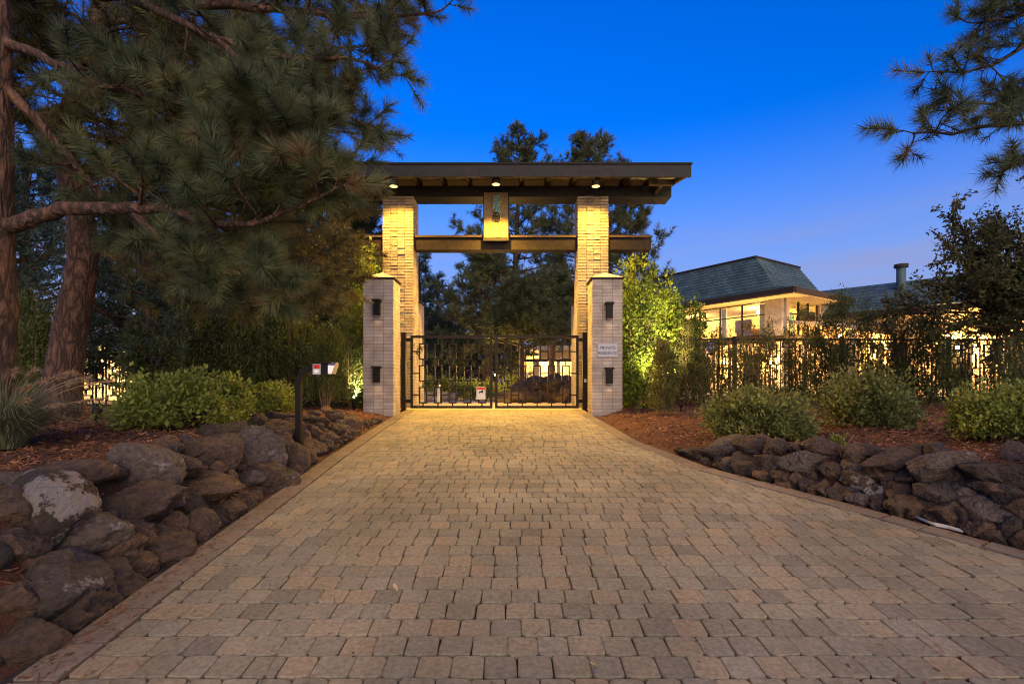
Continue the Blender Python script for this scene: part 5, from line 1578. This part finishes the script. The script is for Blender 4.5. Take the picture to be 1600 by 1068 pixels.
def lamp_point(name, label, p, energy, size=0.07, group=None, col=(1, 0.56, 0.15), mat='house_lamp', stem=None):
    root = thing(name, label, 'lamp', tuple(p), group)
    V, T = ICO_S
    me = np_mesh('globe', V * size + np.array(p), T, smooth=True); link('globe', me, mat, root)
    if stem is not None: MB().tube([np.array(p) + np.array(stem), np.array(p) + np.array(stem) * (size * 0.9 / np.linalg.norm(stem))], 0.02, 8).build('bracket', 'black_metal', root)
    ld = bpy.data.lights.new('lamp_light', 'POINT'); ld.energy = energy; ld.color = col; ld.shadow_soft_size = size * 1.05
    lo = bpy.data.objects.new('lamp_light', ld); COL.objects.link(lo); lo.parent = root
    if stem is not None:
        s = -unit(np.array(stem, float)) * (size + 0.12); lo.location = Vector(s); ld.shadow_soft_size = 0.05
    else:
        lo.location = (0, 0, -size - 0.12); ld.shadow_soft_size = 0.05
    return root
ICO_S = ico(3)
N_v = np.array([-DV[0], -DV[1], 0])
def wall_pt(u, z, off=0.32): return np.array(hp(u, WI, z)) + N_v * off
lamp_point('wall_lamp', 'left of two bright wall lamps seen through the right fence', wall_pt(4.0, 2.4), 210, 0.09, 'wall lamps', stem=-N_v * 0.2)
lamp_point('wall_lamp', 'right of two bright wall lamps seen through the right fence', wall_pt(1.5, 2.4), 210, 0.09, 'wall lamps', stem=-N_v * 0.2)
lamp_point('ceiling_lamp', 'warm ceiling lamp inside the lit corner room', np.array(hp(WI + 2.6, WI + 2.2, SO - 0.25)), 170, 0.12, stem=(0, 0, 0.25))
lamp_point('ceiling_lamp', 'warm ceiling lamp deeper inside the glazed upper floor', np.array(hp(WI + 7.0, WI + 2.2, SO - 0.25)), 170, 0.12, stem=(0, 0, 0.25))
lamp_point('porch_lamp', 'warm lamp under the low porch roof', np.array(hp(-0.6, 3.5, 3.9)), 110, 0.09, stem=(0, 0, 0.3))

# long wing to the right of the house
wing = thing('house_wing', 'low house wing with a long grey green roof and metal flue', 'house', (23, 27, 0.9))
A, B = np.array([18.3, 31.4, 7.05]), np.array([27.0, 22.4, 7.05])
n_ = unit(np.array([-(B - A)[1], (B - A)[0], 0])); n_ = -n_ if n_[1] > 0 else n_
E0, E1 = A + n_ * 2.6 + [0, 0, -1.75], B + n_ * 2.6 + [0, 0, -1.75]
shingled(E0, E1, A, B, 8, 'roof_shingles', wing)
mb = MB(); slab(mb, [tuple(A), tuple(B), tuple(B - n_ * 4 + [0, 0, -2.2]), tuple(A - n_ * 4 + [0, 0, -2.2])], 0.1); mb.build('rear_roof', 'slate', wing)
def seg3(mb, a, b, z0, z1, th):
    a, b = np.array(a, float), np.array(b, float); d = unit(np.array([b[0] - a[0], b[1] - a[1], 0])); q = np.array([-d[1], d[0], 0]) * th / 2
    V = [a - q, b - q, b + q, a + q]; V = [(p[0], p[1], z0) for p in V] + [(p[0], p[1], z1) for p in V]
    mb.add(V, quads=[(3, 2, 1, 0), (4, 5, 6, 7), (0, 1, 5, 4), (1, 2, 6, 5), (2, 3, 7, 6), (3, 0, 4, 7)])
mb = MB(); seg3(mb, E0 + n_ * 0.06, E1 + n_ * 0.06, 5.0, 5.28, 0.08); mb.build('gutter', 'trim', wing)
mb = MB(); seg3(mb, A + n_ * 1.7, B + n_ * 1.7, 0.8, 5.5, 0.2); mb.build('wall', 'stucco', wing)
fl = (xx(1408, 27.5), 27.5)
MB().tube([(fl[0], fl[1], 6.2), (fl[0], fl[1], zz(418, 27.5))], 0.22, 14).build('flue', 'slate', wing, True)
MB().tube([(fl[0], fl[1], zz(417.8, 27.5)), (fl[0], fl[1], zz(413, 27.5))], 0.33, 14).build('flue_cap', 'trim', wing)
for t in (0.1, 0.3, 0.5, 0.7):
    a = A + (B - A) * t + n_ * 1.815; b = A + (B - A) * (t + 0.1) + n_ * 1.815
    mb = MB(); seg3(mb, a, b, 1.2, 3.6, 0.02); mb.build('window', 'black_metal', wing)
for k, (t, lab) in enumerate([(0.30, 'warm wall lamp on the left part of the low wing'), (0.56, 'warm wall lamp behind the right evergreens on the low wing'), (0.78, 'warm wall lamp at the right end of the low wing')]):
    p = A + (B - A) * t + n_ * 2.2; p[2] = 3.2
    lamp_point('wing_lamp', lab, p, 480, 0.08, 'wall lamps of the wing', col=(1, 0.50, 0.13), stem=-n_ * 0.3)

# entrance building seen through the right gate leaf
ent = thing('entrance_building', 'lit entrance building seen through the right gate leaf', 'building', (2.4, 29, 0.9))
EY = 29.0
def ex(px): return xx(px, EY)
def ez(py): return zz(py, EY)
MB().box(ex(812), ex(925), EY + 2.5, EY + 2.7, 0.8, ez(552)).build('back_wall', 'interior', ent)
MB().box(ex(805), ex(930), EY - 0.6, EY + 3.0, ez(547), ez(541)).build('flat_roof', 'white', ent)
MB().box(ex(818), ex(930), EY - 0.4, EY - 0.2, ez(565), ez(561)).build('dark_canopy', 'trim', ent)
MB().box(ex(842), ex(930), EY + 0.2, EY + 0.4, ez(560), ez(547.3)).build('upper_band', 'stucco', ent)
for a, b in ((833, 843), (870, 875), (898, 903)):
    MB().box(ex(a), ex(b), EY - 0.1, EY + 0.19, 0.8, ez(561)).build('column', 'stucco', ent)
for a, b in ((821, 831), (856, 866)):
    MB().box(ex(a), ex(b), EY + 0.1, EY + 0.14, 0.9, ez(565.5)).build('window', 'glass', ent)
lamp_point('entrance_lamp', 'warm lamp under the canopy of the entrance building', np.array([ex(865), EY + 1.4, ez(556)]), 220, 0.09, stem=(0, 0, 0.35))

# garden pieces behind the gate
mound = thing('boulder_mound', 'dark boulder mound behind the right gate leaf', 'boulders', (xx(850, 14.6), 14.6, 0.88))
for i, (px, py, w, h) in enumerate([(795, 622, 40, 28), (822, 616, 44, 34), (850, 612, 46, 40), (878, 612, 44, 40), (902, 618, 36, 30), (838, 600, 40, 24), (866, 598, 40, 24), (890, 602, 30, 22), (812, 606, 30, 20), (784, 627, 24, 14)]):
    Yk = 14.6 + 0.15 * (i % 3); s = Yk / 800
    o = link('boulder', rock_mesh('boulder', w * s / 2 * 1.2, 0.35, h * s / 2 * 1.25, 700 + i, False), 'rock', mound)
    o.location = at(px, py, Yk); o.rotation_euler = (0, 0, random.uniform(-0.3, 0.3))
def planter(px, Y, w, h, label):
    x = xx(px, Y); z = float(g(Y)) - 0.002; h *= 0.8
    root = thing('planter', label, 'planter', (x, Y, z), 'pale planters inside the gate')
    r = w / 2
    MB().tube([(x, Y, z), (x, Y, z + h)], [r * 0.8, r], 14).build('pot', 'concrete', root, True)
    rg = np.random.default_rng(int(px)); n = 700
    P = np.array([x, Y, z + h + 0.18]) + rg.normal(size=(n, 3)) * np.array([r * .6, r * .6, 0.14])
    leaf_obj('plant', P, 0.07, rg, rg.random(n), 'bush', root)['kind'] = 'stuff'
planter(667, 15.2, 0.36, 0.36, 'pale planter pot nearest the left gate hinge')
planter(694, 15.8, 0.36, 0.36, 'pale planter pot right of the white post')
planter(707, 16.6, 0.4, 0.30, 'low planter pot behind the left gate leaf')
px_ = xx(685, 14.6); pzb = float(g(14.6)) - 0.002
bo = thing('bollard', 'slim white post glowing behind the left gate leaf', 'bollard', (px_, 14.6, pzb))
MB().tube([(px_, 14.6, pzb), (px_, 14.6, pzb + 0.46)], 0.045, 12).build('shaft', 'white', bo)
MB().tube([(px_, 14.6, pzb + 0.461), (px_, 14.6, pzb + 0.5)], [0.055, 0.04], 12).build('cap', 'alu', bo)
for i, (px, Y, h, lab) in enumerate([(735, 17, 0.6, 'green shrub behind the warning sign'), (760, 16.6, 0.55, 'lit green shrub in the middle behind the gate'), (655, 19, 0.9, 'dark shrub behind the left gate hinge'), (800, 20, 0.9, 'leafy shrub behind the boulder mound')]):
    bush((xx(px, Y), Y, float(g(Y))), 0.5, 0.5, h, lab, 140 + i, 'bush', 2500, 0.07, 40)
lamp_point('path_lamp', 'small warm path lamp among the shrubs behind the gate', np.array([xx(775, 18), 18, 1.75]), 120, 0.05, stem=(0, 0, -0.8))
lamp_point('yard_lamp', 'warm yard lamp behind the left fence', np.array([xx(160, 14.2), 14.2, 1.9]), 240, 0.05, col=(1, 0.66, 0.28), stem=(0, 0, -1.0))
# low garden wall behind the left fence
MBw = MB().box(-13, -3.4, 15.2, 15.4, 0.6, 2.5)
tag(MBw.build('garden_wall', 'stucco'), 'cream garden wall behind the left fence', 'wall')

# ------------------------------------------------------------------ far woods: one mass behind house and garden
rgw = np.random.default_rng(99)
nC = 900
cx = rgw.uniform(-60, 60, nC); cy = rgw.uniform(44, 50, nC)
hmax = 5.2 + 1.3 * np.sin(cx * 0.35) + 1.0 * np.sin(cx * 0.9 + 1) + rgw.uniform(0, 1.2, nC)
cz = 0.9 + hmax * rgw.random(nC) ** 0.7
kk_ = rgw.integers(0, nC, 60000)
Pw = np.stack([cx, cy, cz], -1)[kk_] + rgw.normal(size=(60000, 3)) * np.array([0.8, 0.6, 0.55])
Pw[:, 2] = np.maximum(Pw[:, 2], 0.95)
wd = leaf_obj('distant_woods', Pw, 0.42, rgw, rgw.uniform(0, 0.6, 60000), 'spruce', None, up=0.2, aspect=0.6)
wd['kind'] = 'stuff'
tag(wd, 'dark belt of distant trees behind the house and garden', 'woods')

# pine needles, bark crumbs and grit blown onto the drive, thickest along its edges
nL = 4200
ly = 1.6 + 9.2 * rgw.random(nL) ** 1.5
side = rgw.random(nL) < 0.5
edge_d = rgw.exponential(0.11, nL)
lx = np.where(side, left_edge(ly) + 0.03 + edge_d, right_edge(ly) - 0.03 - edge_d)
far_in = rgw.random(nL) < 0.18
lx = np.where(far_in, rgw.uniform(left_edge(ly), right_edge(ly)), lx)
la = rgw.uniform(0, 6.28, nL); isn = rgw.random(nL) < 0.45
ll = np.where(isn, rgw.uniform(0.02, 0.055, nL), rgw.uniform(0.003, 0.012, nL)); lw = np.where(isn, 0.0011, rgw.uniform(0.002, 0.006, nL))
lz = g(ly) + 0.006
dv = np.stack([np.cos(la), np.sin(la), rgw.normal(0, 0.05, nL) + 0.07 * np.sin(la)], -1) * ll[:, None]
sv = np.stack([-np.sin(la), np.cos(la), 0.07 * np.cos(la)], -1) * lw[:, None]
cc = np.stack([lx, ly, lz], -1)
Vl = np.stack([cc - dv - sv, cc + dv - sv, cc + dv + sv, cc - dv + sv], 1).reshape(-1, 3)
lit = link('drive_litter', np_mesh('drive_litter', Vl, None, np.arange(4 * nL).reshape(-1, 4), np.repeat(rgw.random(nL), 4)), 'mulch_chip')
lit['kind'] = 'stuff'
tag(lit, 'scattered pine needles and bark crumbs along the drive edges', 'litter')
